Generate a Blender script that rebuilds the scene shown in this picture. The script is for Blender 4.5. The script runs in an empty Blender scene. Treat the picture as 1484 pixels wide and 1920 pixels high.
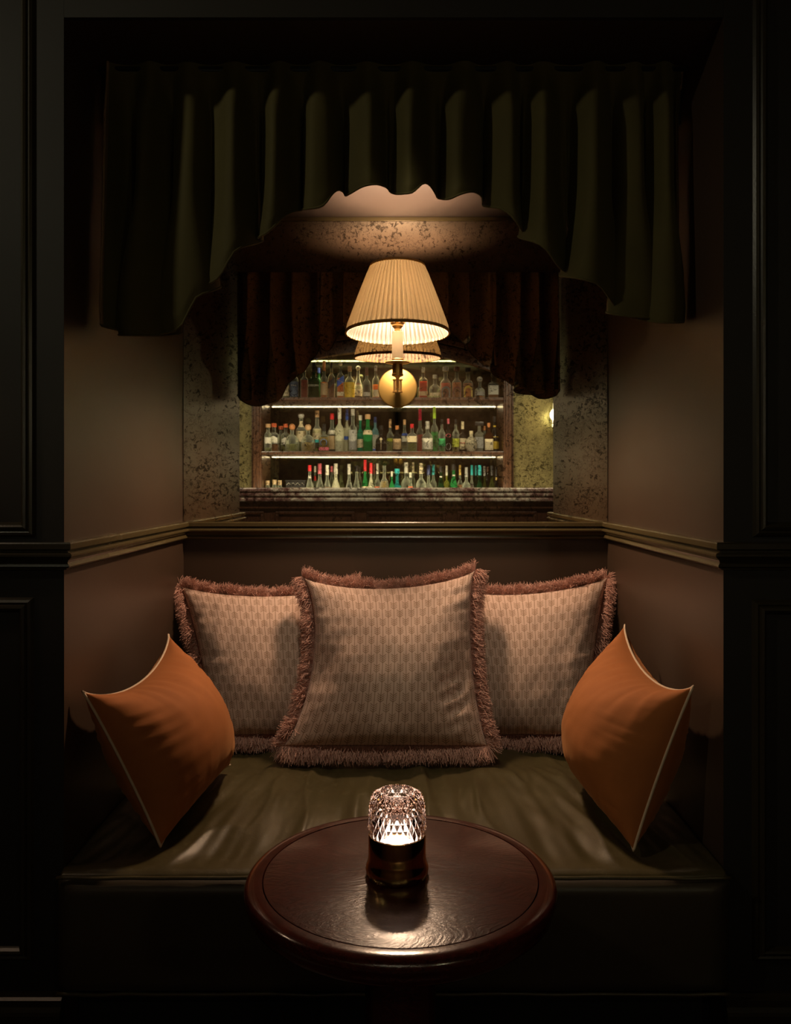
import bpy, bmesh, math, random
from math import pi, sin, cos, sqrt, radians
from mathutils import Vector, Matrix, noise

random.seed(7)
scene = bpy.context.scene
COL = scene.collection

# ------------------------------------------------------------------ camera
F_PX, CX, CY, CAM_Z = 1550.0, 748.0, 910.0, 1.27      # focal length in px of a 1484 px wide frame
cam_d = bpy.data.cameras.new('camera')
cam_d.sensor_fit = 'HORIZONTAL'
cam_d.sensor_width = 36.0
cam_d.lens = F_PX / 1484.0 * 36.0
cam_d.shift_x = -(CX - 742.0) / 1484.0
cam_d.shift_y = -(960.0 - CY) / 1484.0
cam_d.clip_start = 0.02
cam = bpy.data.objects.new('camera', cam_d)
cam.location = (0, 0, CAM_Z)
cam.rotation_euler = (radians(90), 0, 0)
COL.objects.link(cam)
scene.camera = cam

# ------------------------------------------------------------------ world, exposure
world = bpy.data.worlds.new('world')
scene.world = world
world.use_nodes = True
world.node_tree.nodes['Background'].inputs[0].default_value = (0.9, 1.0, 0.75, 1)
world.node_tree.nodes['Background'].inputs[1].default_value = 0.0
vs = scene.view_settings
vs.view_transform = 'Standard'
vs.look = 'None'
vs.exposure = 0.0
vs.gamma = 1.0
vs.use_curve_mapping = False
cy = scene.cycles
cy.use_denoising = True
cy.max_bounces = 14
cy.diffuse_bounces = 4
cy.glossy_bounces = 8
cy.transmission_bounces = 12
cy.transparent_max_bounces = 24
cy.sample_clamp_indirect = 4.0
cy.caustics_reflective = False
cy.caustics_refractive = False

P_SCONCE = 55.0       # watts of each lamp and of the added fill lights
P_SHADE_COL = (1.0, 0.68, 0.44)
E_STRIP = 26.0
E_TABLE_LAMP = 2.1
P_PENDANT = 5.0
P_DOWN = 40.0
DOWN_COL = (1.0, 0.90, 0.62)
P_BAR_FILL = 110.0
P_BOTTLE_FILL = 13.0
P_ARCH = 22.0
P_CUSHION_FILL = 44.0
P_SIDE_SCONCE = 4.0


def add_light(name, kind, loc, energy, color, size=0.1, rot=(0, 0, 0), sy=None, spot=None, parent=None, spread=None):
    d = bpy.data.lights.new(name, kind)
    d.energy = energy
    d.color = color
    if kind == 'AREA':
        d.size = size
        if sy:
            d.shape = 'RECTANGLE'
            d.size_y = sy
        if spread:
            d.spread = spread
    else:
        d.shadow_soft_size = size
    if kind == 'SPOT' and spot:
        d.spot_size, d.spot_blend = spot
    o = bpy.data.objects.new(name, d)
    o.location = loc
    o.rotation_euler = rot
    COL.objects.link(o)
    if parent:
        o.parent = parent
    return o


# ------------------------------------------------------------------ helpers
def at(px, py, Y):
    return Vector(((px - CX) * Y / F_PX, Y, CAM_Z - (py - CY) * Y / F_PX))


def tag(o, label=None, cat=None, group=None, kind=None):
    if label: o['label'] = label
    if cat: o['category'] = cat
    if group: o['group'] = group
    if kind: o['kind'] = kind
    return o


def empty(name, loc=(0, 0, 0)):
    o = bpy.data.objects.new(name, None)
    o.location = loc
    o.empty_display_size = 0.05
    COL.objects.link(o)
    return o


def finish(bm, name, m, parent=None, smooth=False, loc=None, angle=None):
    me = bpy.data.meshes.new(name)
    bmesh.ops.recalc_face_normals(bm, faces=bm.faces)
    bm.to_mesh(me)
    bm.free()
    return obj(name, me, m, parent, smooth, loc, angle)


def obj(name, me, m, parent=None, smooth=False, loc=None, angle=None):
    if m is not None and not me.materials:
        me.materials.append(m)
    if smooth:
        me.polygons.foreach_set('use_smooth', [True] * len(me.polygons))
        if angle:
            try:
                me.set_sharp_from_angle(angle=radians(angle))
            except Exception:
                pass
    o = bpy.data.objects.new(name, me)
    COL.objects.link(o)
    if parent:
        o.parent = parent
    if loc is not None:
        o.location = loc
    return o


def box(bm, x0, x1, y0, y1, z0, z1, bev=0.0):
    vs_ = [bm.verts.new((x, y, z)) for x in (x0, x1) for y in (y0, y1) for z in (z0, z1)]
    idx = [(0, 1, 3, 2), (4, 6, 7, 5), (0, 4, 5, 1), (2, 3, 7, 6), (0, 2, 6, 4), (1, 5, 7, 3)]
    fs = [bm.faces.new([vs_[i] for i in q]) for q in idx]
    if bev > 0:
        es = list({e for f in fs for e in f.edges})
        bmesh.ops.bevel(bm, geom=es, offset=bev, segments=2, profile=0.6, affect='EDGES')
    return bm


def mbox(name, m, x0, x1, y0, y1, z0, z1, bev=0.0, parent=None, kind=None):
    bm = bmesh.new()
    box(bm, x0, x1, y0, y1, z0, z1, bev)
    o = finish(bm, name, m, parent)
    if kind: o['kind'] = kind
    return o


def lathe(bm, prof, seg=32, c=(0, 0), z0=0.0, power=2.0, cap=True, sx=1.0, sy=1.0):
    rings = []
    for r, z in prof:
        ring = []
        for k in range(seg):
            a = 2 * pi * (k + 0.5) / seg
            ca, sa = cos(a), sin(a)
            if power != 2.0:
                q = (abs(ca) ** power + abs(sa) ** power) ** (-1.0 / power)
            else:
                q = 1.0
            ring.append(bm.verts.new((c[0] + r * q * ca * sx, c[1] + r * q * sa * sy, z0 + z)))
        rings.append(ring)
    for a, b in zip(rings, rings[1:]):
        for k in range(seg):
            bm.faces.new((a[k], a[(k + 1) % seg], b[(k + 1) % seg], b[k]))
    if cap:
        bm.faces.new(rings[0][::-1])
        bm.faces.new(rings[-1])
    return rings


def tube(bm, pts, r, seg=8, closed=False):
    pts = [Vector(p) for p in pts]
    n = len(pts)
    rings = []
    up = Vector((0, 0, 1))
    prev = None
    for i, p in enumerate(pts):
        if closed:
            d = pts[(i + 1) % n] - pts[i - 1]
        else:
            d = pts[min(i + 1, n - 1)] - pts[max(i - 1, 0)]
        d.normalize()
        if prev is None:
            a = d.cross(up)
            if a.length < 1e-3: a = d.cross(Vector((1, 0, 0)))
        else:
            a = prev - d * prev.dot(d)
        a.normalize()
        prev = a
        b = d.cross(a)
        rr = r[i] if isinstance(r, (list, tuple)) else r
        rings.append([bm.verts.new(p + a * rr * cos(2 * pi * k / seg) + b * rr * sin(2 * pi * k / seg)) for k in range(seg)])
    m_ = n if closed else n - 1
    for i in range(m_):
        A, B = rings[i], rings[(i + 1) % n]
        for k in range(seg):
            bm.faces.new((A[k], A[(k + 1) % seg], B[(k + 1) % seg], B[k]))
    if not closed:
        bm.faces.new(rings[0][::-1])
        bm.faces.new(rings[-1])


def lerp(a, b, t): return a + (b - a) * t


def smooth01(t):
    t = max(0.0, min(1.0, t))
    return t * t * (3 - 2 * t)


def interp(tab, x):
    if x <= tab[0][0]: return tab[0][1]
    for (x0, y0), (x1, y1) in zip(tab, tab[1:]):
        if x <= x1:
            return lerp(y0, y1, (x - x0) / max(1e-9, x1 - x0))
    return tab[-1][1]


# ------------------------------------------------------------------ materials
def srgb(r, g, b):
    f = lambda c: (c / 255) / 12.92 if c / 255 <= 0.04045 else ((c / 255 + 0.055) / 1.055) ** 2.4
    return (f(r), f(g), f(b), 1.0)


class NT:
    def __init__(self, name):
        self.m = bpy.data.materials.new(name)
        self.m.use_nodes = True
        self.t = self.m.node_tree
        self.t.nodes.clear()
        self.out = self.t.nodes.new('ShaderNodeOutputMaterial')

    def n(self, typ, **kw):
        nd = self.t.nodes.new(typ)
        for k, v in kw.items():
            if k.startswith('_'):
                setattr(nd, k[1:], v)
                continue
            self.put(nd.inputs[k.replace('__', ' ')], v)
        return nd

    def put(self, sock, v):
        if isinstance(v, bpy.types.NodeSocket):
            self.t.links.new(v, sock)
        else:
            sock.default_value = v

    def math(self, op, a, b=None, c=None, clamp=False):
        nd = self.t.nodes.new('ShaderNodeMath')
        nd.operation = op
        nd.use_clamp = clamp
        self.put(nd.inputs[0], a)
        if b is not None: self.put(nd.inputs[1], b)
        if c is not None: self.put(nd.inputs[2], c)
        return nd.outputs[0]

    def coord(self, kind='Object', scale=(1, 1, 1), rot=(0, 0, 0)):
        tc = self.t.nodes.new('ShaderNodeTexCoord')
        mp = self.t.nodes.new('ShaderNodeMapping')
        mp.inputs['Scale'].default_value = scale
        mp.inputs['Rotation'].default_value = rot
        self.t.links.new(tc.outputs[kind], mp.inputs[0])
        return mp.outputs[0]

    def noise(self, vec, scale, detail=3, rough=0.5, dist=0.0):
        nd = self.t.nodes.new('ShaderNodeTexNoise')
        self.put(nd.inputs['Vector'], vec)
        nd.inputs['Scale'].default_value = scale
        nd.inputs['Detail'].default_value = detail
        nd.inputs['Roughness'].default_value = rough
        nd.inputs['Distortion'].default_value = dist
        return nd.outputs['Fac']

    def ramp(self, fac, stops):
        nd = self.t.nodes.new('ShaderNodeValToRGB')
        cr = nd.color_ramp
        while len(cr.elements) < len(stops):
            cr.elements.new(0.5)
        for e, (p, c) in zip(cr.elements, stops):
            e.position = p
            e.color = c if len(c) == 4 else (*c, 1)
        self.put(nd.inputs[0], fac)
        return nd.outputs[0]

    def mixc(self, fac, a, b):
        nd = self.t.nodes.new('ShaderNodeMix')
        nd.data_type = 'RGBA'
        self.put(nd.inputs[0], fac)
        self.put(nd.inputs[6], a)
        self.put(nd.inputs[7], b)
        return nd.outputs[2]

    def bump(self, h, strength=0.3, dist=0.01):
        nd = self.t.nodes.new('ShaderNodeBump')
        nd.inputs['Strength'].default_value = strength
        nd.inputs['Distance'].default_value = dist
        self.put(nd.inputs['Height'], h)
        return nd.outputs[0]

    def pbr(self, **kw):
        nd = self.t.nodes.new('ShaderNodeBsdfPrincipled')
        for k, v in kw.items():
            self.put(nd.inputs[k.replace('_', ' ')], v)
        return nd.outputs[0]

    def mixs(self, fac, a, b):
        nd = self.t.nodes.new('ShaderNodeMixShader')
        self.put(nd.inputs[0], fac)
        self.t.links.new(a, nd.inputs[1])
        self.t.links.new(b, nd.inputs[2])
        return nd.outputs[0]

    def done(self, s):
        self.t.links.new(s, self.out.inputs[0])
        return self.m


def m_paint(name, col, rough=0.4, nscale=3.0, var=0.25, bump=0.04):
    t = NT(name)
    v = t.coord()
    n1 = t.noise(v, nscale, 4)
    n2 = t.noise(v, 260, 2)
    c = t.mixc(n1, tuple(x * (1 - var) for x in col[:3]) + (1,), tuple(min(1, x * (1 + var)) for x in col[:3]) + (1,))
    r = t.math('MULTIPLY_ADD', n1, 0.15, rough - 0.07)
    return t.done(t.pbr(Base_Color=c, Roughness=r, Normal=t.bump(n2, bump, 0.002)))


def m_simple(name, col, rough=0.5, metallic=0.0, nscale=40, var=0.12, **kw):
    t = NT(name)
    n1 = t.noise(t.coord(), nscale, 3)
    c = t.mixc(n1, tuple(x * (1 - var) for x in col[:3]) + (1,), tuple(min(1, x * (1 + var)) for x in col[:3]) + (1,))
    return t.done(t.pbr(Base_Color=c, Roughness=rough, Metallic=metallic, **kw))


def m_emit(name, col, strength):
    t = NT(name)
    e = t.n('ShaderNodeEmission', Color=col, Strength=strength)
    return t.done(e.outputs[0])


M = {}
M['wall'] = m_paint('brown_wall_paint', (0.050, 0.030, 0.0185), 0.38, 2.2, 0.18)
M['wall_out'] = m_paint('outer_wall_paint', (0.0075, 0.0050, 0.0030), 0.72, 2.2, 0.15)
M['ceiling_paint'] = m_paint('ceiling_paint', (0.036, 0.024, 0.018), 0.55, 2.5, 0.10)
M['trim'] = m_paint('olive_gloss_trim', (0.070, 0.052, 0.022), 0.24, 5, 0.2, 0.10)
M['trim_out'] = m_paint('shaded_outer_trim', (0.026, 0.020, 0.010), 0.3, 5, 0.2, 0.10)  # darker copy of the trim; the outer wall's shade is in its colour
M['black'] = m_simple('black_paint_and_shadow', (0.004, 0.004, 0.004), 0.8)  # plain black; on the plinth it paints the shade under the bench
M['floor'] = m_paint('dark_floor_boards', (0.02, 0.012, 0.008), 0.35, 6, 0.3)
M['brass'] = m_simple('aged_brass', (0.66, 0.43, 0.15), 0.40, 1.0, 18, 0.18)
M['brass_plate'] = m_simple('brushed_brass_plate', (0.22, 0.15, 0.045), 0.48, 1.0, 9, 0.2)
M['dark_brass'] = m_simple('polished_dark_gold', (0.62, 0.43, 0.16), 0.12, 1.0, 9, 0.1)
M['candle'] = m_simple('cream_candle_sleeve', (0.36, 0.30, 0.19), 0.5, 0, 9, 0.05)
t_ = NT('olive_gold_ribbon')
c_ = t_.mixc(t_.noise(t_.coord(), 60, 3), (0.42, 0.29, 0.11, 1), (0.55, 0.39, 0.17, 1))
M['gold_trim'] = t_.done(t_.mixs(0.10, t_.n('ShaderNodeBsdfDiffuse', Color=c_).outputs[0], t_.n('ShaderNodeBsdfTranslucent', Color=(0.75, 0.42, 0.16, 1)).outputs[0]))
M['piping'] = m_simple('cream_piping', (0.62, 0.47, 0.33), 0.7, 0, 90, 0.15)
M['led'] = m_emit('led_diffuser', (1.0, 0.86, 0.60, 1), E_STRIP)
t_ = NT('warm_bulb')
a_ = t_.n('ShaderNodeAddShader')
t_.t.links.new(t_.n('ShaderNodeBsdfTransparent').outputs[0], a_.inputs[0])
t_.t.links.new(t_.n('ShaderNodeEmission', Color=(1.0, 0.72, 0.45, 1), Strength=4.0).outputs[0], a_.inputs[1])
M['bulb'] = t_.done(a_.outputs[0])
M['pendant_glow'] = m_emit('frosted_tube_glow', (1.0, 0.86, 0.58, 1), 3.2)
M['lamp_glow'] = m_emit('table_lamp_led', (1.0, 0.84, 0.72, 1), E_TABLE_LAMP)


def make_mirror(name, tint, haze, haze_base, haze_var, speck_amt, thr=0.56, scale=75, rough=0.012, dark=(0.035, 0.022, 0.012, 1)):
    t = NT(name)
    v = t.coord()
    patch = t.noise(v, 3.2, 5, 0.6)
    sp = t.noise(v, scale, 5, 0.72, 0.6)
    mid = t.noise(v, 14, 4, 0.6)
    s = t.math('ADD', sp, t.math('MULTIPLY', t.math('SUBTRACT', mid, 0.5), 0.35))
    s = t.math('ADD', s, t.math('MULTIPLY', t.math('SUBTRACT', patch, 0.5), 0.25))
    rid = t.math('ABSOLUTE', t.math('SUBTRACT', t.noise(v, scale * 0.55, 4, 0.75, 1.4), 0.5))
    crack = t.math('MULTIPLY', t.math('SUBTRACT', 0.034, rid), 26.0, clamp=True)
    crack = t.math('MULTIPLY', crack, t.math('MULTIPLY', t.math('SUBTRACT', t.noise(v, scale * 0.32, 3, 0.6), 0.42), 6.0, clamp=True))
    speck = t.math('MULTIPLY', t.math('SUBTRACT', s, thr), 14.0, clamp=True)
    speck = t.math('MAXIMUM', speck, crack)
    speck = t.math('MULTIPLY', speck, speck_amt)
    gl = t.n('ShaderNodeBsdfGlossy', Color=tint, Roughness=rough).outputs[0]
    df = t.n('ShaderNodeBsdfDiffuse', Color=haze).outputs[0]
    hz = t.math('ADD', haze_base, t.math('MULTIPLY', t.math('MULTIPLY', t.ramp(patch, [(0.35, (0, 0, 0)), (0.72, (1, 1, 1))]), t.math('MULTIPLY_ADD', t.noise(v, 38, 4, 0.7), 2.0, 0.0)), haze_var))
    a = t.mixs(hz, gl, df)
    dk = t.n('ShaderNodeBsdfDiffuse', Color=dark).outputs[0]
    return t.done(t.mixs(speck, a, dk))


M['mirror'] = make_mirror('antiqued_mirror_glass', (0.86, 0.76, 0.58, 1), (0.30, 0.21, 0.11, 1), 0.006, 0.05, 0.74, 0.545, dark=(0.007, 0.0045, 0.0025, 1))
M['bar_mirror'] = make_mirror('dark_bar_mirror', (0.17, 0.20, 0.13, 1), (0.03, 0.04, 0.022, 1), 0.01, 0.05, 0.6, 0.57, 60, 0.02, (0.006, 0.008, 0.005, 1))
M['gold_panel'] = make_mirror('mottled_gold_glass', (0.25, 0.25, 0.14, 1), (0.26, 0.22, 0.10, 1), 0.45, 0.45, 0.55, 0.54, 42, 0.25)


def m_wood(name, dark, light, scale=(3, 18, 3), rough=0.3, coat=0.3, dist=2.0, bumpk=0.15, soft=False):
    t = NT(name)
    v = t.coord(scale=scale)
    n1 = t.noise(v, 2.0, 6, 0.6, dist)
    rings = t.math('FRACT', t.math('MULTIPLY', n1, 9.0))
    rings = t.math('ABSOLUTE', t.math('SUBTRACT', rings, 0.5))
    fine = t.noise(t.coord(scale=tuple(s * 7 for s in scale)), 6, 3)
    k = t.math('ADD', t.math('MULTIPLY', rings, 1.2), t.math('MULTIPLY', t.math('SUBTRACT', fine, 0.5), 0.6), clamp=True)
    c = t.mixc(k, dark, light)
    return t.done(t.pbr(Base_Color=c, Roughness=rough, Coat_Weight=coat, Coat_Roughness=0.12, Normal=t.bump(rings if soft else k, bumpk, 0.002)))


M['mahogany'] = m_wood('mahogany_table_wood', (0.030, 0.0055, 0.0035, 1), (0.095, 0.018, 0.010, 1), (2.2, 4.5, 2.2), 0.27, 0.35, 2.6, 0.18, True)
M['mahogany_rim'] = m_wood('mahogany_rim_wood', (0.040, 0.007, 0.004, 1), (0.085, 0.016, 0.009, 1), (6, 6, 14), 0.2, 0.6, 0.8, 0.05)
M['bar_wood'] = m_wood('walnut_bar_wood', (0.045, 0.018, 0.008, 1), (0.15, 0.065, 0.03, 1), (9, 9, 2), 0.35, 0.2, 0.8, 0.06)
M['counter_wood'] = m_wood('dark_counter_wood', (0.016, 0.006, 0.004, 1), (0.05, 0.018, 0.010, 1), (9, 9, 2), 0.3, 0.3, 0.8, 0.06)


def m_marble():
    t = NT('veined_marble')
    v = t.coord()
    n1 = t.noise(v, 3.5, 8, 0.65, 1.2)
    n2 = t.noise(v, 26, 5, 0.7)
    k = t.math('ADD', n1, t.math('MULTIPLY', t.math('SUBTRACT', n2, 0.5), 0.5))
    c = t.ramp(k, [(0.34, (0.06, 0.022, 0.022)), (0.43, (0.20, 0.12, 0.11)), (0.50, (0.40, 0.34, 0.28)), (0.62, (0.60, 0.57, 0.48))])
    return t.done(t.pbr(Base_Color=c, Roughness=0.18))


M['marble'] = m_marble()


def m_velvet(name, col, sheen=0.5, sheen_col=(1, 0.7, 0.4, 1), rough=0.85, nscale=7, bump=0.15):
    t = NT(name)
    v = t.coord()
    n1 = t.noise(v, nscale, 5, 0.6, 0.6)
    n2 = t.noise(v, 420, 2)
    c = t.mixc(n1, tuple(x * 0.72 for x in col[:3]) + (1,), tuple(x * 1.25 for x in col[:3]) + (1,))
    return t.done(t.pbr(Base_Color=c, Roughness=rough, Sheen_Weight=sheen, Sheen_Roughness=0.4, Sheen_Tint=sheen_col,
                        Normal=t.bump(n2, bump, 0.001)))


M['valance'] = m_velvet('olive_velvet', (0.054, 0.042, 0.0052), 0.05, (0.8, 0.7, 0.3, 1))
M['lining'] = m_velvet('tan_curtain_lining', (0.20, 0.125, 0.060), 0.05, (0.8, 0.6, 0.3, 1), 0.8)
M['rust_velvet'] = m_velvet('rust_velvet', (0.38, 0.118, 0.025), 0.25, (1.0, 0.5, 0.2, 1))
M['fringe'] = m_velvet('dusty_pink_yarn', (0.56, 0.31, 0.245), 0.3, (1, 0.7, 0.6, 1), 0.9, 60)


def m_leather():
    t = NT('olive_leather')
    v = t.coord()
    n1 = t.noise(v, 5, 5, 0.6, 0.8)
    n2 = t.noise(v, 60, 5, 0.7, 1.2)
    n3 = t.noise(v, 350, 3, 0.6)
    c = t.mixc(n1, (0.042, 0.033, 0.012, 1), (0.082, 0.064, 0.026, 1))
    c = t.mixc(t.math('MULTIPLY', t.ramp(n2, [(0.55, (0, 0, 0)), (0.7, (1, 1, 1))]), 0.35), c, (0.16, 0.13, 0.06, 1))
    h = t.math('ADD', t.math('MULTIPLY', n2, 0.6), t.math('MULTIPLY', n3, 0.4))
    r = t.math('MULTIPLY_ADD', n2, 0.22, 0.24)
    return t.done(t.pbr(Base_Color=c, Roughness=r, Normal=t.bump(h, 0.30, 0.002)))


M['leather'] = m_leather()
M['panel_leather'] = m_paint('dark_panel_leather', (0.045, 0.034, 0.020), 0.42, 5, 0.25, 0.15)


def m_linen(name, flip):
    """Linen with a printed arrow stripe: stems with stacked chevrons, neighbouring columns offset by half a repeat (uv in metres)."""
    t = NT(name)
    tc = t.t.nodes.new('ShaderNodeTexCoord')
    sep = t.t.nodes.new('ShaderNodeSeparateXYZ')
    t.t.links.new(tc.outputs['UV'], sep.inputs[0])
    wob = t.noise(tc.outputs['UV'], 14, 2)
    U = t.math('ADD', sep.outputs[0], t.math('MULTIPLY', t.math('SUBTRACT', wob, 0.5), 0.004))
    V = sep.outputs[1] if not flip else t.math('MULTIPLY', sep.outputs[1], -1.0)
    PU, PV = 0.0400, 0.0640

    def col(du, dv):
        u = t.math('SUBTRACT', t.math('FLOORED_MODULO', t.math('ADD', U, du), PU), PU / 2)
        ax = t.math('ABSOLUTE', u)
        v = t.math('FLOORED_MODULO', t.math('ADD', V, dv), PV)
        stem = t.math('LESS_THAN', ax, 0.0010)
        w = t.math('SUBTRACT', v, t.math('MULTIPLY', ax, 0.72))
        inr = t.math('MULTIPLY', t.math('GREATER_THAN', w, 0.006), t.math('LESS_THAN', w, 0.0320))
        st = t.math('LESS_THAN', t.math('FLOORED_MODULO', t.math('SUBTRACT', w, 0.006), 0.0066), 0.0027)
        arm = t.math('LESS_THAN', ax, 0.0108)
        ch = t.math('MULTIPLY', t.math('MULTIPLY', inr, st), arm)
        return t.math('MAXIMUM', stem, ch)

    pat = t.math('MAXIMUM', col(0.0, 0.0), col(PU / 2, PV / 2))
    fade = t.noise(tc.outputs['UV'], 45, 3)
    pat = t.math('MULTIPLY', pat, t.math('MULTIPLY_ADD', fade, 0.7, 0.40), clamp=True)
    weave = t.t.nodes.new('ShaderNodeMapping')
    weave.inputs['Scale'].default_value = (1, 7, 1)
    t.t.links.new(tc.outputs['UV'], weave.inputs[0])
    slub = t.noise(weave.outputs[0], 90, 4, 0.7)
    base = t.mixc(slub, (0.46, 0.31, 0.245, 1), (0.70, 0.49, 0.40, 1))
    c = t.mixc(pat, base, (0.145, 0.068, 0.016, 1))
    n2 = t.noise(tc.outputs['UV'], 900, 2)
    return t.done(t.pbr(Base_Color=c, Roughness=0.9, Sheen_Weight=0.15, Normal=t.bump(t.math('ADD', n2, slub), 0.25, 0.0015)))


M['linen'] = m_linen('arrow_print_linen', False)
M['linen_up'] = m_linen('arrow_print_linen_reversed', True)


def m_shade():
    t = NT('pleated_shade_silk')
    v = t.coord()
    n1 = t.noise(v, 120, 3)
    c = t.mixc(n1, (0.46, 0.38, 0.25, 1), (0.54, 0.46, 0.32, 1))
    df = t.n('ShaderNodeBsdfDiffuse', Color=c).outputs[0]
    tr = t.n('ShaderNodeBsdfTranslucent', Color=(0.84, 0.74, 0.50, 1)).outputs[0]
    return t.done(t.mixs(0.24, df, tr))


M['shade'] = m_shade()
t_ = NT('dimming_shade_liner')  # grey liner added inside the shade to hold down its glare
M['shade_inner'] = t_.done(t_.mixs(0.30, t_.n('ShaderNodeBsdfDiffuse', Color=(0.10, 0.087, 0.082, 1)).outputs[0],
                                   t_.n('ShaderNodeBsdfTranslucent', Color=(0.8, 0.72, 0.6, 1)).outputs[0]))


def glass_mat(name, col, body=0.22, edge=0.65, rough=0.06, glow=0.0):
    """Bottle glass: mostly see-through and tinted, denser and shinier towards its edges."""
    t = NT(name)
    lw = t.t.nodes.new('ShaderNodeLayerWeight')
    lw.inputs['Blend'].default_value = 0.35
    n1 = t.noise(t.coord(), 40, 2)
    tr = t.n('ShaderNodeBsdfTransparent', Color=tuple(min(1, 0.25 + 0.75 * c) for c in col[:3]) + (1,)).outputs[0]
    pb = t.pbr(Base_Color=t.mixc(n1, tuple(0.85 * c for c in col[:3]) + (1,), col), Roughness=rough, Specular_IOR_Level=0.9)
    if glow:
        pb = t.mixs(glow, pb, t.n('ShaderNodeBsdfTranslucent', Color=tuple(min(1, c * 1.6) for c in col[:3]) + (1,)).outputs[0])
    k = t.math('MULTIPLY_ADD', lw.outputs['Facing'], edge, body, clamp=True)
    return t.done(t.mixs(k, tr, pb))


def m_crystal():
    t = NT('cut_crystal')
    gl = t.n('ShaderNodeBsdfGlass', Color=(1.0, 0.94, 0.91, 1), Roughness=0.0, IOR=1.5)
    return t.done(gl.outputs[0])


M['crystal'] = m_crystal()
t_ = NT('clear_lamp_glass')
lw_ = t_.t.nodes.new('ShaderNodeLayerWeight')
lw_.inputs['Blend'].default_value = 0.3
M['clear_glass'] = t_.done(t_.mixs(t_.math('MULTIPLY_ADD', lw_.outputs['Facing'], 0.6, 0.04),
                                   t_.n('ShaderNodeBsdfTransparent', Color=(0.95, 0.97, 0.9, 1)).outputs[0],
                                   t_.n('ShaderNodeBsdfGlossy', Color=(1, 1, 0.9, 1), Roughness=0.05).outputs[0]))

# ------------------------------------------------------------------ the niche and the room
XL, XR, YF, YB = -0.7105, 0.6895, 1.754, 2.729
Z_OPEN = 2.263          # top of the opening
Z_SOFF = 2.152          # ceiling over the seat
Z_RAIL = 1.150
Z_ROOM = 2.95
YR = -1.60              # rear wall of the room
RX = 3.0

mbox('floor', M['floor'], -RX - 0.1, RX + 0.1, YR - 0.1, YB + 0.12, -0.08, 0.0, kind='structure')
mbox('ceiling', M['wall_out'], -RX - 0.1, RX + 0.1, YR - 0.1, YF + 0.1, Z_ROOM, Z_ROOM + 0.08, kind='structure')
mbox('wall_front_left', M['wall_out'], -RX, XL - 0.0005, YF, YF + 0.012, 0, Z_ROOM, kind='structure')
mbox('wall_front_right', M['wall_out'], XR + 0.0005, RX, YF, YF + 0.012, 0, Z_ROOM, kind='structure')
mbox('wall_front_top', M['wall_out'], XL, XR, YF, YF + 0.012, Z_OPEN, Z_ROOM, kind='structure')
mbox('wall_left', M['wall'], XL - 0.08, XL, YF + 0.012, YB, 0, Z_OPEN + 0.05, kind='structure')
mbox('wall_right', M['wall'], XR, XR + 0.08, YF + 0.012, YB, 0, Z_OPEN + 0.05, kind='structure')
mbox('wall_back', M['wall'], XL - 0.08, XR + 0.08, YB, YB + 0.08, 0, Z_OPEN + 0.05, kind='structure')
mbox('ceiling_niche_front', M['wall'], XL, XR, YF + 0.012, 2.02, Z_OPEN, Z_OPEN + 0.05, kind='structure')
mbox('ceiling_niche', M['ceiling_paint'], XL, XR, 2.02, YB, Z_SOFF, Z_OPEN + 0.05, kind='structure')
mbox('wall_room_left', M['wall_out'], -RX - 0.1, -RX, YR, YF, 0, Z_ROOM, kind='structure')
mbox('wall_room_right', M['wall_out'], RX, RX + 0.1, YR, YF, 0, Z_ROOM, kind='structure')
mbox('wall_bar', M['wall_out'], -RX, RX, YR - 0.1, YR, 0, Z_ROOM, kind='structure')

mbox('trim_11', M['wall'], XL - 0.0004, XL, YF + 0.0005, YF + 0.012, 0, Z_OPEN, kind='structure')
mbox('trim_12', M['wall'], XR, XR + 0.0004, YF + 0.0005, YF + 0.012, 0, Z_OPEN, kind='structure')

# dado rail swept round the niche, one piece per wall, mitred
prof = [(0, 1.150), (.021, 1.150), (.023, 1.147), (.023, 1.136), (.020, 1.134), (.013, 1.133), (.013, 1.129), (.022, 1.128),
        (.026, 1.125), (.026, 1.121), (.022, 1.117), (.015, 1.112), (.013, 1.107), (.016, 1.103), (.018, 1.099), (.016, 1.096),
        (.009, 1.095), (.009, 1.092), (0, 1.090)]
path = [(-RX, YF), (XL, YF), (XL, YB), (XR, YB), (XR, YF), (RX, YF)]


def sweep_segment(name, prof, path, i, m, inward):
    """one straight run of a moulding between path[i] and path[i+1]; ends cut on the mitre"""
    def nrm(a, b):
        d = Vector((b[0] - a[0], b[1] - a[1])).normalized()
        return Vector((d.y, -d.x)) * inward
    bm = bmesh.new()
    rings = []
    for j in (i, i + 1):
        p = Vector(path[j])
        n0 = nrm(path[i], path[i + 1])
        if j == i and i > 0:
            n1 = nrm(path[i - 1], path[i])
        elif j == i + 1 and i + 2 < len(path):
            n1 = nrm(path[i + 1], path[i + 2])
        else:
            n1 = n0
        mit = (n0 + n1)
        mit = mit / mit.dot(n0)
        rings.append([bm.verts.new((p.x + mit.x * d, p.y + mit.y * d, z)) for d, z in prof])
    n = len(prof)
    for k in range(n - 1):
        bm.faces.new((rings[0][k], rings[0][k + 1], rings[1][k + 1], rings[1][k]))
    bm.faces.new(rings[0])
    bm.faces.new(rings[1][::-1])
    o = finish(bm, name, m)
    o['kind'] = 'structure'
    return o


for i in range(5):
    sweep_segment('trim_%d' % (i + 1), prof, path, i, M['trim_out' if i in (0, 4) else 'trim'], 1)
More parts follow.
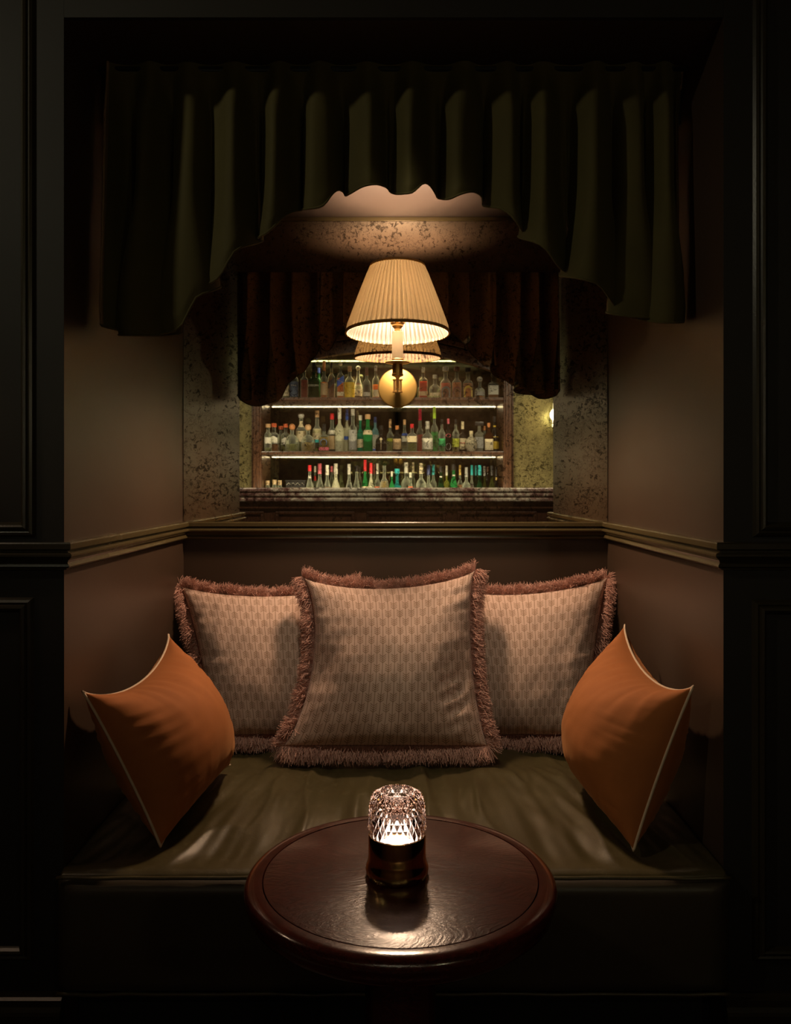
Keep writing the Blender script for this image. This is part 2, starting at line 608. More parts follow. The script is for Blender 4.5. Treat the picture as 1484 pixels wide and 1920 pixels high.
# baseboards outside the niche
bprof = [(0, .197), (.008, .197), (.010, .190), (.016, .186), (.016, .172), (.022, .165), (.024, .158), (.024, 0), (0, 0)]
for nm, pth in (('baseboard_left', [(-RX, YF), (XL, YF)]), ('baseboard_right', [(XR, YF), (RX, YF)])):
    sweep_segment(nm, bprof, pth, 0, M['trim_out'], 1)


def panel_frame(name, x0, x1, z0, z1):
    """picture-frame moulding on the outer wall, mitred"""
    pr = [(0, 0), (.005, .006), (.010, .009), (.014, .007), (.017, .011), (.022, .013), (.026, .010), (.030, .004), (.032, 0)]
    bm = bmesh.new()
    cs = [(x0, z0, 1, 1), (x1, z0, -1, 1), (x1, z1, -1, -1), (x0, z1, 1, -1)]
    rings = [[bm.verts.new((x + sx * d, YF - h, z + sz * d)) for d, h in pr] for x, z, sx, sz in cs]
    for k in range(4):
        A, B = rings[k], rings[(k + 1) % 4]
        for q in range(len(pr) - 1):
            bm.faces.new((A[q], A[q + 1], B[q + 1], B[q]))
    o = finish(bm, name, M['trim_out'])
    o['kind'] = 'structure'
    return o


def wx(px): return (px - CX) * YF / F_PX
def wz(py): return CAM_Z - (py - CY) * YF / F_PX


panel_frame('trim_6', -1.62, wx(67), wz(1016) - 0.0 + 0.01, 3.1)
panel_frame('trim_7', wx(1412), 1.62, wz(1016) + 0.01, 3.1)
panel_frame('trim_8', -1.62, wx(64), wz(1802), wz(1120))
panel_frame('trim_9', wx(1410), 1.62, wz(1802), wz(1124))

# thin bead along the top of the mirror, and dado face below
bm = bmesh.new(); box(bm, XL, XR, YB - 0.014, YB, Z_SOFF - 0.012, Z_SOFF, 0.002)
o = finish(bm, 'trim_10', M['trim']); o['kind'] = 'structure'

# ------------------------------------------------------------------ antique mirror
mir = mbox('antique_mirror', M['mirror'], XL + 0.002, XR - 0.002, YB - 0.008, YB - 0.0005, Z_RAIL + 0.001, Z_SOFF - 0.012)
tag(mir, 'large foxed antique mirror filling the back of the niche above the dado rail', 'mirror')

# ------------------------------------------------------------------ bench
SEAT_Z = 0.461
YS = 1.728


def seat_z(x, y):
    u = (x - (XL + XR) / 2) / 0.70
    d = (y - YS)
    z = SEAT_Z + 0.024 * (1 - min(1, abs(u)) ** 3) * smooth01(d / 0.40)
    z -= 0.020 * smooth01((d - 0.52) / 0.16)
    edge = smooth01(d / 0.10) * smooth01((1 - abs(u)) * 0.7 / 0.04 + 0.3)
    fx = x * (1.0 + 0.35 * (y - 2.0))
    edge *= 1 - 0.6 * smooth01((d - 0.45) / 0.25)
    w = noise.noise(Vector((fx * 8.5, y * 2.3, 1.7)))
    w2 = noise.noise(Vector((fx * 15 + w * 0.7, y * 3.6, 5.1)))
    w3 = noise.noise(Vector((fx * 34, y * 8.0 + w * 2, 9.1)))
    r1 = (1 - abs(w)) ** 3
    z += edge * (0.013 * (r1 - 0.5) + 0.012 * w2 + 0.0050 * w3)
    return z


bench = empty('upholstered_bench', ((XL + XR) / 2, YS + 0.4, 0))
tag(bench, 'built-in bench with a creased olive leather seat, filling the niche', 'bench')
bx = bench.location


def child(o, root):
    o.parent = root
    o.matrix_parent_inverse = Matrix.Translation(-Vector(root.location))
    return o


bm = bmesh.new()
nx, ny = 260, 170
top = []
x0, x1, y0, y1 = XL + 0.002, XR - 0.002, YS, YB - 0.003
for j in range(ny + 1):
    y = lerp(y0, y1, j / ny)
    row = []
    for i in range(nx + 1):
        x = lerp(x0, x1, i / nx)
        z = seat_z(x, y)
        if j < 4:
            z -= 0.009 * (1 - j / 4) ** 2
        row.append(bm.verts.new((x, y, z)))
    top.append(row)
for j in range(ny):
    for i in range(nx):
        bm.faces.new((top[j][i], top[j][i + 1], top[j + 1][i + 1], top[j + 1][i]))
# skirt
bot = []
loop = top[0] + [r[-1] for r in top[1:]] + top[-1][-2::-1] + [r[0] for r in top[-2:0:-1]]
for v in loop:
    bot.append(bm.verts.new((v.co.x, v.co.y, 0.40)))
n = len(loop)
for k in range(n):
    bm.faces.new((loop[k], bot[k], bot[(k + 1) % n], loop[(k + 1) % n]))
bm.faces.new(bot)
child(finish(bm, 'seat_cushion', M['leather'], smooth=True), bench)
# front panel, softly domed
bm = bmesh.new()
gx, gz = 60, 24
rows = []
for j in range(gz + 1):
    tz = j / gz
    z = lerp(0.214, 0.447, tz)
    rows.append([])
    for i in range(gx + 1):
        tx = i / gx
        x = lerp(XL + 0.0, XR - 0.0, tx)
        e = min(1, (min(tx, 1 - tx) * 1.4) / 0.025) ** 0.5 * min(1, min(tz, 1 - tz) * 0.233 / 0.018) ** 0.5
        y = YS - 0.004 - 0.016 * e - 0.002 * noise.noise(Vector((x * 5, z * 6, 2)))
        rows[-1].append(bm.verts.new((x, y, z)))
for j in range(gz):
    for i in range(gx):
        bm.faces.new((rows[j][i], rows[j][i + 1], rows[j + 1][i + 1], rows[j + 1][i]))
loop = rows[0] + [r[-1] for r in rows[1:]] + rows[-1][-2::-1] + [r[0] for r in rows[-2:0:-1]]
bk = [bm.verts.new((v.co.x, YS + 0.02, v.co.z)) for v in loop]
for k in range(len(loop)):
    bm.faces.new((loop[k], bk[k], bk[(k + 1) % len(loop)], loop[(k + 1) % len(loop)]))
bm.faces.new(bk)
child(finish(bm, 'front_panel', M['panel_leather'], smooth=True), bench)
for nm, z, r, dy in (('welt_piping', 0.4535, 0.0042, -0.006), ('welt_piping', 0.212, 0.0042, -0.006)):
    bm = bmesh.new()
    pts = [(lerp(XL - 0.001, XR + 0.001, i / 70), YS + dy + 0.002 * noise.noise(Vector((i * .3, z, 0))) - 0.004,
            z + 0.0025 * noise.noise(Vector((i * .21, z, 4)))) for i in range(71)]
    tube(bm, pts, r, 8)
    child(finish(bm, nm, M['leather'], smooth=True), bench)
bm = bmesh.new(); box(bm, XL + 0.003, XR - 0.003, YS + 0.022, YB - 0.003, 0.21, 0.398)
child(finish(bm, 'bench_box', M['panel_leather']), bench)
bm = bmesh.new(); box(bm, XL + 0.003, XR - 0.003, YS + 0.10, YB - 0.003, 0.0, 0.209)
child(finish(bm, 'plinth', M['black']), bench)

# ------------------------------------------------------------------ valance curtain
ridges = [(120, -1), (196, 0), (285, 1), (352, 2), (440, 3), (527, 4), (600, 5), (690, 6), (772, 7), (872, 8), (950, 9), (1016, 10),
          (1118, 11), (1190, 12), (1242, 13), (1320, 14)]
hem = [(165, 598), (180, 602), (200, 613), (240, 627), (300, 629), (338, 622), (352, 600), (356, 566), (366, 552), (396, 538), (424, 522),
       (432, 496), (437, 472), (448, 462), (484, 450), (512, 438), (522, 420), (530, 404), (546, 394), (590, 390), (606, 386), (616, 362),
       (628, 352), (650, 367), (664, 361), (684, 347), (702, 343), (720, 349), (734, 358), (752, 363), (776, 360), (783, 345), (792, 340), (802, 345), (810, 358), (822, 370), (850, 373),
       (866, 362), (884, 356), (898, 366), (908, 384), (944, 389), (958, 404), (968, 432), (984, 443), (1012, 454), (1024, 470), (1034, 500),
       (1056, 514), (1096, 520), (1122, 532), (1132, 562), (1142, 582), (1180, 592), (1216, 597), (1236, 604), (1268, 604), (1290, 582), (1300, 582)]
YV = 1.945
bm = bmesh.new()
NS, NTT = 620, 60
grid = []
px0, px1 = 176, 1290
for i in range(NS + 1):
    px = lerp(px0, px1, i / NS)
    ph = 2 * pi * interp(ridges, px)
    kf = 0.75 + 0.5 * noise.noise(Vector((interp(ridges, px) * 0.9, 3.3, 0)))
    X = (px - CX) * YV / F_PX
    zb = CAM_Z - (sum(interp(hem, px + q * 2.2) for q in range(-4, 5)) / 9 - CY) * YV / F_PX
    colv = []

    def fold(d, z):
        g = smooth01(d / 0.14)
        A = (0.012 + 0.026 * g + 0.036 * d) * kf
        B = (0.002 + 0.010 * g + 0.016 * d) * kf
        B += 0.020 * smooth01((d - 0.30) / 0.35) + 0.014 * smooth01(1 - (d - 0.60) / 0.1) * smooth01((d - 0.25) / 0.3)
        lean = 0.020 * noise.noise(Vector((px * 0.006, z * 1.5, 8)))
        y = YV - 0.005 - A * (2 * (0.5 + 0.5 * cos(ph + 0.4 * d)) ** 1.7 - 1) - 0.25 * A * cos(2.3 * ph) * g + lean * g
        x = X + B * sin(ph) + 0.012 * d * noise.noise(Vector((px * 0.01, 1, z * 2)))
        return max(XL + 0.03, min(XR - 0.02, x)), y

    # hang the hem from where the fold really ends up
    xe, ye = fold(Z_OPEN - zb, zb)
    pe = lerp(px, CX + xe * F_PX / ye, 0.45)
    zb = CAM_Z - (sum(interp(hem, pe + q * 2.0) for q in range(-3, 4)) / 7 - CY) * ye / F_PX
    for j in range(NTT + 1):
        z = lerp(Z_OPEN - 0.002, zb, j / NTT)
        x, y = fold(Z_OPEN - z, z)
        if j > NTT - 3:
            y += 0.0015 * (j - NTT + 3)
        colv.append(bm.verts.new((x, y, z)))
    grid.append(colv)
for i in range(NS):
    for j in range(NTT):
        bm.faces.new((grid[i][j], grid[i + 1][j], grid[i + 1][j + 1], grid[i][j + 1]))
hem_pts = [grid[i][-1].co.copy() for i in range(0, NS + 1, 2)]
val = finish(bm, 'valance_curtain', M['valance'], smooth=True)
me_l = val.data.copy()
me_l.name = 'lining'
me_l.materials.clear()
nrm_ = [v.normal.copy() for v in val.data.vertices]
sg = 1 if sum(n_.y for n_ in nrm_) > 0 else -1
for v, n_ in zip(me_l.vertices, nrm_): v.co += n_ * 0.003 * sg
ln_ = obj('lining', me_l, M['lining'])
ln_.parent = val
tag(val, 'gathered olive velvet valance with stepped hem hanging across the niche', 'curtain')
bm = bmesh.new(); tube(bm, hem_pts, 0.0028, 6)
hp = finish(bm, 'hem_piping', M['valance'], smooth=True); hp.parent = val
bm = bmesh.new(); tube(bm, [(XL + 0.005, YV + 0.002, Z_OPEN - 0.012), (XR - 0.005, YV + 0.002, Z_OPEN - 0.012)], 0.006, 8)
hr = finish(bm, 'heading_rail', M['black'], smooth=True); hr.parent = val


# ------------------------------------------------------------------ cushions
def cushion_mesh(name, cs, Tf, Tb, bow, W, H, n=56, seed=0, wr=0.006, wfreq=9, pw=0.42, side_wr=1.0, extra=None, body=1.0):
    """cs: corners TL, TR, BR, BL of the seam; bow: inward bow of the top, right, bottom, left seams.
    returns the bmesh, the seam loop (top-left clockwise) and the outward direction at each seam point."""
    TL, TR, BR, BL = cs
    nrm = ((TR - TL) + (BR - BL)).cross((BL - TL) + (BR - TR)).normalized()
    ctr = (TL + TR + BR + BL) / 4
    if nrm.dot(Vector((0, 0, CAM_Z)) - ctr) < 0:
        nrm = -nrm
    bm = bmesh.new()
    uvl = bm.loops.layers.uv.new('UVMap')

    def base(u, v):
        p = TL.lerp(TR, u).lerp(BL.lerp(BR, u), v)
        bu, bv = 4 * u * (1 - u), 4 * v * (1 - v)
        bu, bv = bu ** 0.75, bv ** 0.75
        dv = (BL.lerp(BR, u) - TL.lerp(TR, u)).normalized()
        du = (TR.lerp(BR, v) - TL.lerp(BL, v)).normalized()
        p = p + dv * (bow[0] * bu * (1 - v)) - dv * (bow[2] * bu * v)
        p = p - du * (bow[1] * bv * u) + du * (bow[3] * bv * (1 - u))
        return p

    def thick(u, v, T, side):
        U, V = 2 * u - 1, 2 * v - 1
        e = max(0.0, (1 - U * U) * (1 - V * V))
        t = T * e ** pw
        du_, dv_ = (1 - abs(U)) * W / 2, (1 - abs(V)) * H / 2
        w = 0
        w += side_wr * math.exp(-du_ / 0.07) * noise.noise(Vector((seed + U * 1.2, V * wfreq + 1.5 * U, side)))
        w += 0.8 * math.exp(-dv_ / 0.06) * noise.noise(Vector((U * wfreq, seed + V * 1.2, side + 4)))
        w += body * 0.45 * noise.noise(Vector((U * 2.2 + seed, V * 2.2, side + 9)))
        w += body * 0.35 * noise.noise(Vector((U * 5 + seed, V * 3.0 + 3 * U, side + 12)))
        t += wr * w * 2.0 * min(1, e * 6)
        if extra and side == 0:
            t += extra(u, v) * min(1, e * 5)
        return t

    G = [[None] * (n + 1) for _ in range(n + 1)]
    Bk = [[None] * (n + 1) for _ in range(n + 1)]
    us = [0.5 - 0.5 * cos(pi * i / n) * (0.6) - 0.4 * (0.5 - i / n) for i in range(n + 1)]
    us = [0.6 * (0.5 - 0.5 * cos(pi * i / n)) + 0.4 * i / n for i in range(n + 1)]
    for j in range(n + 1):
        for i in range(n + 1):
            u, v = us[i], us[j]
            b = base(u, v)
            edge = i in (0, n) or j in (0, n)
            G[j][i] = bm.verts.new(b + nrm * (0 if edge else thick(u, v, Tf, 0)))
            Bk[j][i] = G[j][i] if edge else bm.verts.new(b - nrm * thick(u, v, Tb, 20))
    for S, flip in ((G, False), (Bk, True)):
        for j in range(n):
            for i in range(n):
                q = [(j, i), (j, i + 1), (j + 1, i + 1), (j + 1, i)]
                if flip: q = q[::-1]
                f = bm.faces.new([S[a][b] for a, b in q])
                for lp, (a, b) in zip(f.loops, q):
                    lp[uvl].uv = (us[b] * W, (1 - us[a]) * H)
    loop = []
    for i in range(n): loop.append(((us[i], 0.0)))
    for j in range(n): loop.append(((1.0, us[j])))
    for i in range(n): loop.append(((1 - us[i], 1.0)))
    for j in range(n): loop.append(((0.0, 1 - us[j])))
    seam = [base(u, v) for u, v in loop]
    return bm, seam, nrm, ctr


def make_fringe(seam, nrm, ctr, length, count, seed, limit=None):
    rnd = random.Random(seed)
    L = [0.0]
    n = len(seam)
    for i in range(n):
        L.append(L[-1] + (seam[(i + 1) % n] - seam[i]).length)
    tot = L[-1]
    verts, faces = [], []
    k = 0
    for s in range(count):
        d = tot * (s + rnd.random()) / count
        while L[k + 1] < d: k += 1
        f = (d - L[k]) / max(1e-9, L[k + 1] - L[k])
        p = seam[k].lerp(seam[(k + 1) % n], f)
        tan = (seam[(k + 2) % n] - seam[k - 1]).normalized()
        out = nrm.cross(tan).normalized()
        if out.dot(p - ctr) < 0: out = -out
        clump = noise.noise(Vector((d * 22, seed, 0)))
        clump2 = noise.noise(Vector((d * 70, seed, 3)))
        a = rnd.gauss(0, 0.50) + clump * 0.9
        b = rnd.gauss(0, 0.30) + clump2 * 0.9
        dirv = (out * cos(a) + nrm * sin(a) + tan * b).normalized()
        ln = length * rnd.uniform(0.72, 1.25) * (1 + 0.15 * clump)
        droop = Vector((0, 0, -1)) * ln * rnd.uniform(0.05, 0.30)
        side = dirv.cross(Vector((rnd.gauss(0, 1), rnd.gauss(0, 1), rnd.gauss(0, 1)))).normalized()
        side2 = dirv.cross(side)
        w = 0.00062
        q0 = p
        curl = rnd.uniform(-1, 1)
        q1 = p + dirv * ln * 0.55 + side * curl * 0.0055
        q2 = p + dirv * ln * 0.95 + droop - side * curl * 0.0035 + nrm * clump * 0.006
        b0 = len(verts)
        for q, ww in ((q0, w), (q1, w), (q2, w * 0.9)):
            for g in range(3):
                th = 2 * pi * g / 3
                verts.append(q + side * cos(th) * ww + side2 * sin(th) * ww)
        for r in range(2):
            for g in range(3):
                a0, a1 = b0 + r * 3 + g, b0 + r * 3 + (g + 1) % 3
                faces.append((a0, a1, a1 + 3, a0 + 3))
        faces.append((b0 + 6, b0 + 7, b0 + 8))
    me = bpy.data.meshes.new('fringe')
    me.from_pydata([tuple(v) for v in verts], [], faces)
    return me


def fringed_cushion(label, cs, Tf, Tb, bow, mat, seed, W=0.58, H=0.56, fr=0.039, **kw):
    bm, seam, nrm, ctr = cushion_mesh('c', cs, Tf, Tb, bow, W, H, seed=seed, **kw)
    root = empty('fringed_cushion', (ctr.x, ctr.y, min(c.z for c in cs)))
    tag(root, label, 'cushion', 'fringed arrow-print cushions at the back of the bench')
    child(finish(bm, 'cover', mat, smooth=True), root)
    me = make_fringe(seam, nrm, ctr, fr, 15000, seed)
    o = obj('fringe', me, M['fringe'])
    o['kind'] = 'stuff'
    child(o, root)
    return root


def crease_c(u, v):
    # diagonal dent low on both sides of the middle cushion
    d1 = math.exp(-((u - 0.10) ** 2) / 0.010 - ((v - 0.55) ** 2) / 0.02)
    d2 = math.exp(-((u - 0.90) ** 2) / 0.012 - ((v - 0.66) ** 2) / 0.02)
    r = 0.010 * sin(70 * (v + 0.5 * u)) * math.exp(-((u - 0.86) ** 2) / 0.006 - ((v - 0.72) ** 2) / 0.02)
    return -0.020 * d1 - 0.018 * d2 + r


fringed_cushion('large cream linen arrow-print cushion with pink fringe, in front of two matching ones',
                [at(566, 1080, 2.52), at(892, 1068, 2.52), at(916, 1399, 2.345), at(530, 1399, 2.345)],
                0.150, 0.030, (0.052, 0.030, 0.000, 0.062), M['linen'], 3, wr=0.0075, pw=0.5, extra=crease_c)
fringed_cushion('cream arrow-print cushion with pink fringe, arrows pointing up, behind the left rust cushion',
                [at(338, 1098, 2.655), at(676, 1092, 2.685), at(668, 1378, 2.58), at(392, 1378, 2.48)],
                0.120, 0.035, (0.042, 0.030, 0.0, 0.020), M['linen_up'], 11, wr=0.007, pw=0.5)
fringed_cushion('cream arrow-print cushion with slanting stripes and pink fringe, against the right wall',
                [at(806, 1096, 2.685), at(1140, 1082, 2.645), at(1104, 1378, 2.48), at(866, 1378, 2.58)],
                0.120, 0.035, (0.045, 0.012, 0.0, 0.030), M['linen'], 23, wr=0.007, pw=0.5)


def piped_cushion(label, cs, Tf, Tb, bow, seed, **kw):
    bm, seam, nrm, ctr = cushion_mesh('c', cs, Tf, Tb, bow, 0.46, 0.46, seed=seed, **kw)
    root = empty('velvet_cushion', (ctr.x, ctr.y, min(c.z for c in cs)))
    tag(root, label, 'cushion', 'rust velvet cushions at the ends of the bench')
    child(finish(bm, 'cover', M['rust_velvet'], smooth=True), root)
    bm = bmesh.new()
    tube(bm, [p for p in seam[::2]], 0.0033, 8, closed=True)
    child(finish(bm, 'piping', M['piping'], smooth=True), root)
    return root


A, B, C_ = at(316, 1190, 2.25), at(155, 1297, 1.80), at(301, 1587, 1.815)
D = A + (C_ - B); D.y = 2.26; D.z = 0.505
piped_cushion('rust velvet cushion with cream piping leaning on the left side wall, mostly in shadow', [B, A, D, C_], 0.150, 0.10, (0.060, 0.03, 0.02, 0.012), 31,
              wr=0.007, wfreq=11, pw=0.52, side_wr=0.7, body=0.45)
A, B, C_ = at(1172, 1172, 2.22), at(1301, 1287, 1.80), at(1189, 1595, 1.805)
D = A + (C_ - B); D.y = 2.22; D.z = 0.508
piped_cushion('brightly lit rust velvet cushion with cream piping leaning on the right side wall', [A, B, C_, D], 0.155, 0.10, (0.060, 0.012, 0.02, 0.03), 47,
              wr=0.010, wfreq=15, pw=0.52, side_wr=0.4, body=0.35)

# ------------------------------------------------------------------ round table
TZ, TX, TY = 0.635, 0.003, 1.356
table = empty('round_table', (TX, TY, 0))
tag(table, 'round mahogany pedestal table with thick rounded rim in front of the bench', 'table')
bm = bmesh.new()
lathe(bm, [(0.0005, -0.026), (0.222, -0.026), (0.2222, -0.0004), (0.221, 0.0), (0.0005, 0.0)], 128, (0, 0), TZ)
finish(bm, 'tabletop', M['mahogany'], table, True, (0, 0, 0), 35)
bm = bmesh.new()
lathe(bm, [(0.2235, -0.002), (0.2245, 0.0), (0.236, 0.0), (0.2455, -0.002), (0.2515, -0.0075), (0.2535, -0.0135), (0.2525, -0.020), (0.249, -0.0245),
           (0.2495, -0.028), (0.2475, -0.036), (0.240, -0.0425), (0.225, -0.046), (0.16, -0.047), (0.16, -0.03), (0.2235, -0.03), (0.2235, -0.002)], 160, (0, 0), TZ, cap=False)
finish(bm, 'rim', M['mahogany_rim'], table, True, (0, 0, 0), 50)
bm = bmesh.new()
lathe(bm, [(0.10, -0.062), (0.10, -0.047)], 48, (0, 0), TZ)
lathe(bm, [(0.058, 0.03), (0.058, 0.575)], 48)
finish(bm, 'pedestal', M['mahogany_rim'], table, True, (0, 0, 0), 40)
bm = bmesh.new()
lathe(bm, [(0.20, 0.0), (0.20, 0.015), (0.185, 0.026), (0.07, 0.032), (0.06, 0.04)], 64)
finish(bm, 'foot', M['mahogany_rim'], table, True, (0, 0, 0), 40)

# ------------------------------------------------------------------ crystal table lamp
LX, LY = (745 - CX) * 1.348 / F_PX, 1.350
lamp = empty('table_lamp', (LX, LY, TZ))
tag(lamp, 'small lamp with glowing diamond-cut crystal dome and dark gold base on the table', 'lamp')
bm = bmesh.new()
lathe(bm, [(0.044, 0.0), (0.0485, 0.001), (0.0505, 0.005), (0.0515, 0.011), (0.0510, 0.016), (0.0490, 0.021), (0.0478, 0.026), (0.0470, 0.032),
           (0.0467, 0.066), (0.0462, 0.067), (0.0440, 0.067), (0.0438, 0.062), (0.001, 0.062)], 96)
finish(bm, 'metal_base', M['dark_brass'], lamp, True, (0, 0, 0), 30)
bm = bmesh.new()
lathe(bm, [(0.0435, 0.0625), (0.0435, 0.0640), (0.001, 0.0640)], 48)
finish(bm, 'led_disc', M['lamp_glow'], lamp, True, (0, 0, 0))


def dome_r(z):      # outer radius over height above the metal rim
    return interp([(0, 0.0452), (0.018, 0.0450), (0.036, 0.0440), (0.050, 0.0425), (0.058, 0.0405), (0.063, 0.0380), (0.0665, 0.0350), (0.0690, 0.0315)], z)


bm = bmesh.new()
ND, ZB = 28, 0.0665
zrows = [0.0, 0.0105, 0.021, 0.0315, 0.042, 0.0505, 0.058, 0.0635, 0.0675]
rings = []
for j, z in enumerate(zrows):
    off = 0.5 * (j % 2)
    rings.append([Vector((dome_r(z) * cos(2 * pi * (k + off) / ND), dome_r(z) * sin(2 * pi * (k + off) / ND), ZB + z)) for k in range(ND)])
bv = [[bm.verts.new(p) for p in r] for r in rings]


def rowidx(j, k, s):     # neighbour index on the next row
    return (k + s) % ND


for j in range(1, len(zrows) - 1):
    for k in range(ND):
        # diamond centred on row j at angle k+0.5 (+off)
        off = 0.5 * (j % 2)
        L_, R_ = bv[j][k], bv[j][(k + 1) % ND]
        kk = k + 1 if j % 2 else k + 1
        # rows j-1 / j+1 have the point at angle k+off+0.5
        idx = (k + 1) % ND if j % 2 else k
        U_, D_ = bv[j + 1][idx], bv[j - 1][idx]
        z = zrows[j]
        rr = dome_r(z) + 0.0034
        a = 2 * pi * (k + off + 0.5) / ND
        c = bm.verts.new((rr * cos(a), rr * sin(a), ZB + z + 0.0008))
        for p, q in ((L_, U_), (U_, R_), (R_, D_), (D_, L_)):
            bm.faces.new((p, q, c))
# bottom half diamonds
for k in range(ND):
    bm.faces.new((bv[0][k], bv[0][(k + 1) % ND], bv[1][k]))
# top rim and recessed well
topv = bv[-1]
prof_in = [(0.0300, 0.0695), (0.0275, 0.0700), (0.0250, 0.0685), (0.0225, 0.0600), (0.0205, 0.0520), (0.0200, 0.0500), (0.0, 0.0490)]
prevr = topv
offt = 0.5 * ((len(zrows) - 1) % 2)
sub = bv[-2]
for k in range(ND):
    L_, R_ = bv[-1][k], bv[-1][(k + 1) % ND]
    idx = (k + 1) % ND if (len(zrows) - 1) % 2 else k
    bm.faces.new((L_, R_, sub[idx]))
first = True
for r, z in prof_in:
    if r == 0.0:
        c = bm.verts.new((0, 0, ZB + z))
        for k in range(ND): bm.faces.new((prevr[k], prevr[(k + 1) % ND], c))
    else:
        jig = 0.0012 if first else 0.0
        ring = [bm.verts.new(((r + (0.0008 if k % 2 else -0.0004)) * cos(2 * pi * (k + offt) / ND), (r + (0.0008 if k % 2 else -0.0004)) * sin(2 * pi * (k + offt) / ND), ZB + z)) for k in range(ND)]
        for k in range(ND): bm.faces.new((prevr[k], prevr[(k + 1) % ND], ring[(k + 1) % ND], ring[k]))
        prevr = ring
    first = False
# inner cavity (so the crystal is a shell)
outer_bottom = bv[0]
inn = [(0.0395, 0.0), (0.0390, 0.020), (0.0375, 0.036), (0.0330, 0.0430), (0.0, 0.0440)]
prevr = outer_bottom
for r, z in inn:
    if r == 0.0:
        c = bm.verts.new((0, 0, ZB + z))
        for k in range(ND): bm.faces.new((prevr[(k + 1) % ND], prevr[k], c))
    else:
        ring = [bm.verts.new((r * cos(2 * pi * k / ND), r * sin(2 * pi * k / ND), ZB + z)) for k in range(ND)]
        for k in range(ND): bm.faces.new((prevr[(k + 1) % ND], prevr[k], ring[k], ring[(k + 1) % ND]))
        prevr = ring
finish(bm, 'crystal_dome', M['crystal'], lamp, False, (0, 0, 0))
bm = bmesh.new()
lathe(bm, [(0.0095, 0.0642), (0.0095, 0.088), (0.007, 0.092), (0.001, 0.093)], 20)
finish(bm, 'light_core', M['lamp_glow'], lamp, True, (0, 0, 0))
add_light('table_lamp_light', 'POINT', (0, 0, 0.150), 0.05, (1.0, 0.75, 0.6), 0.03, parent=lamp)

# ------------------------------------------------------------------ wall sconce
def profile_parts(root, name, prof, m, c, seg=40, sharp=35):
    bm = bmesh.new()
    lathe(bm, prof, seg, c)
    return finish(bm, name, m, root, True, (0, 0, 0), sharp)


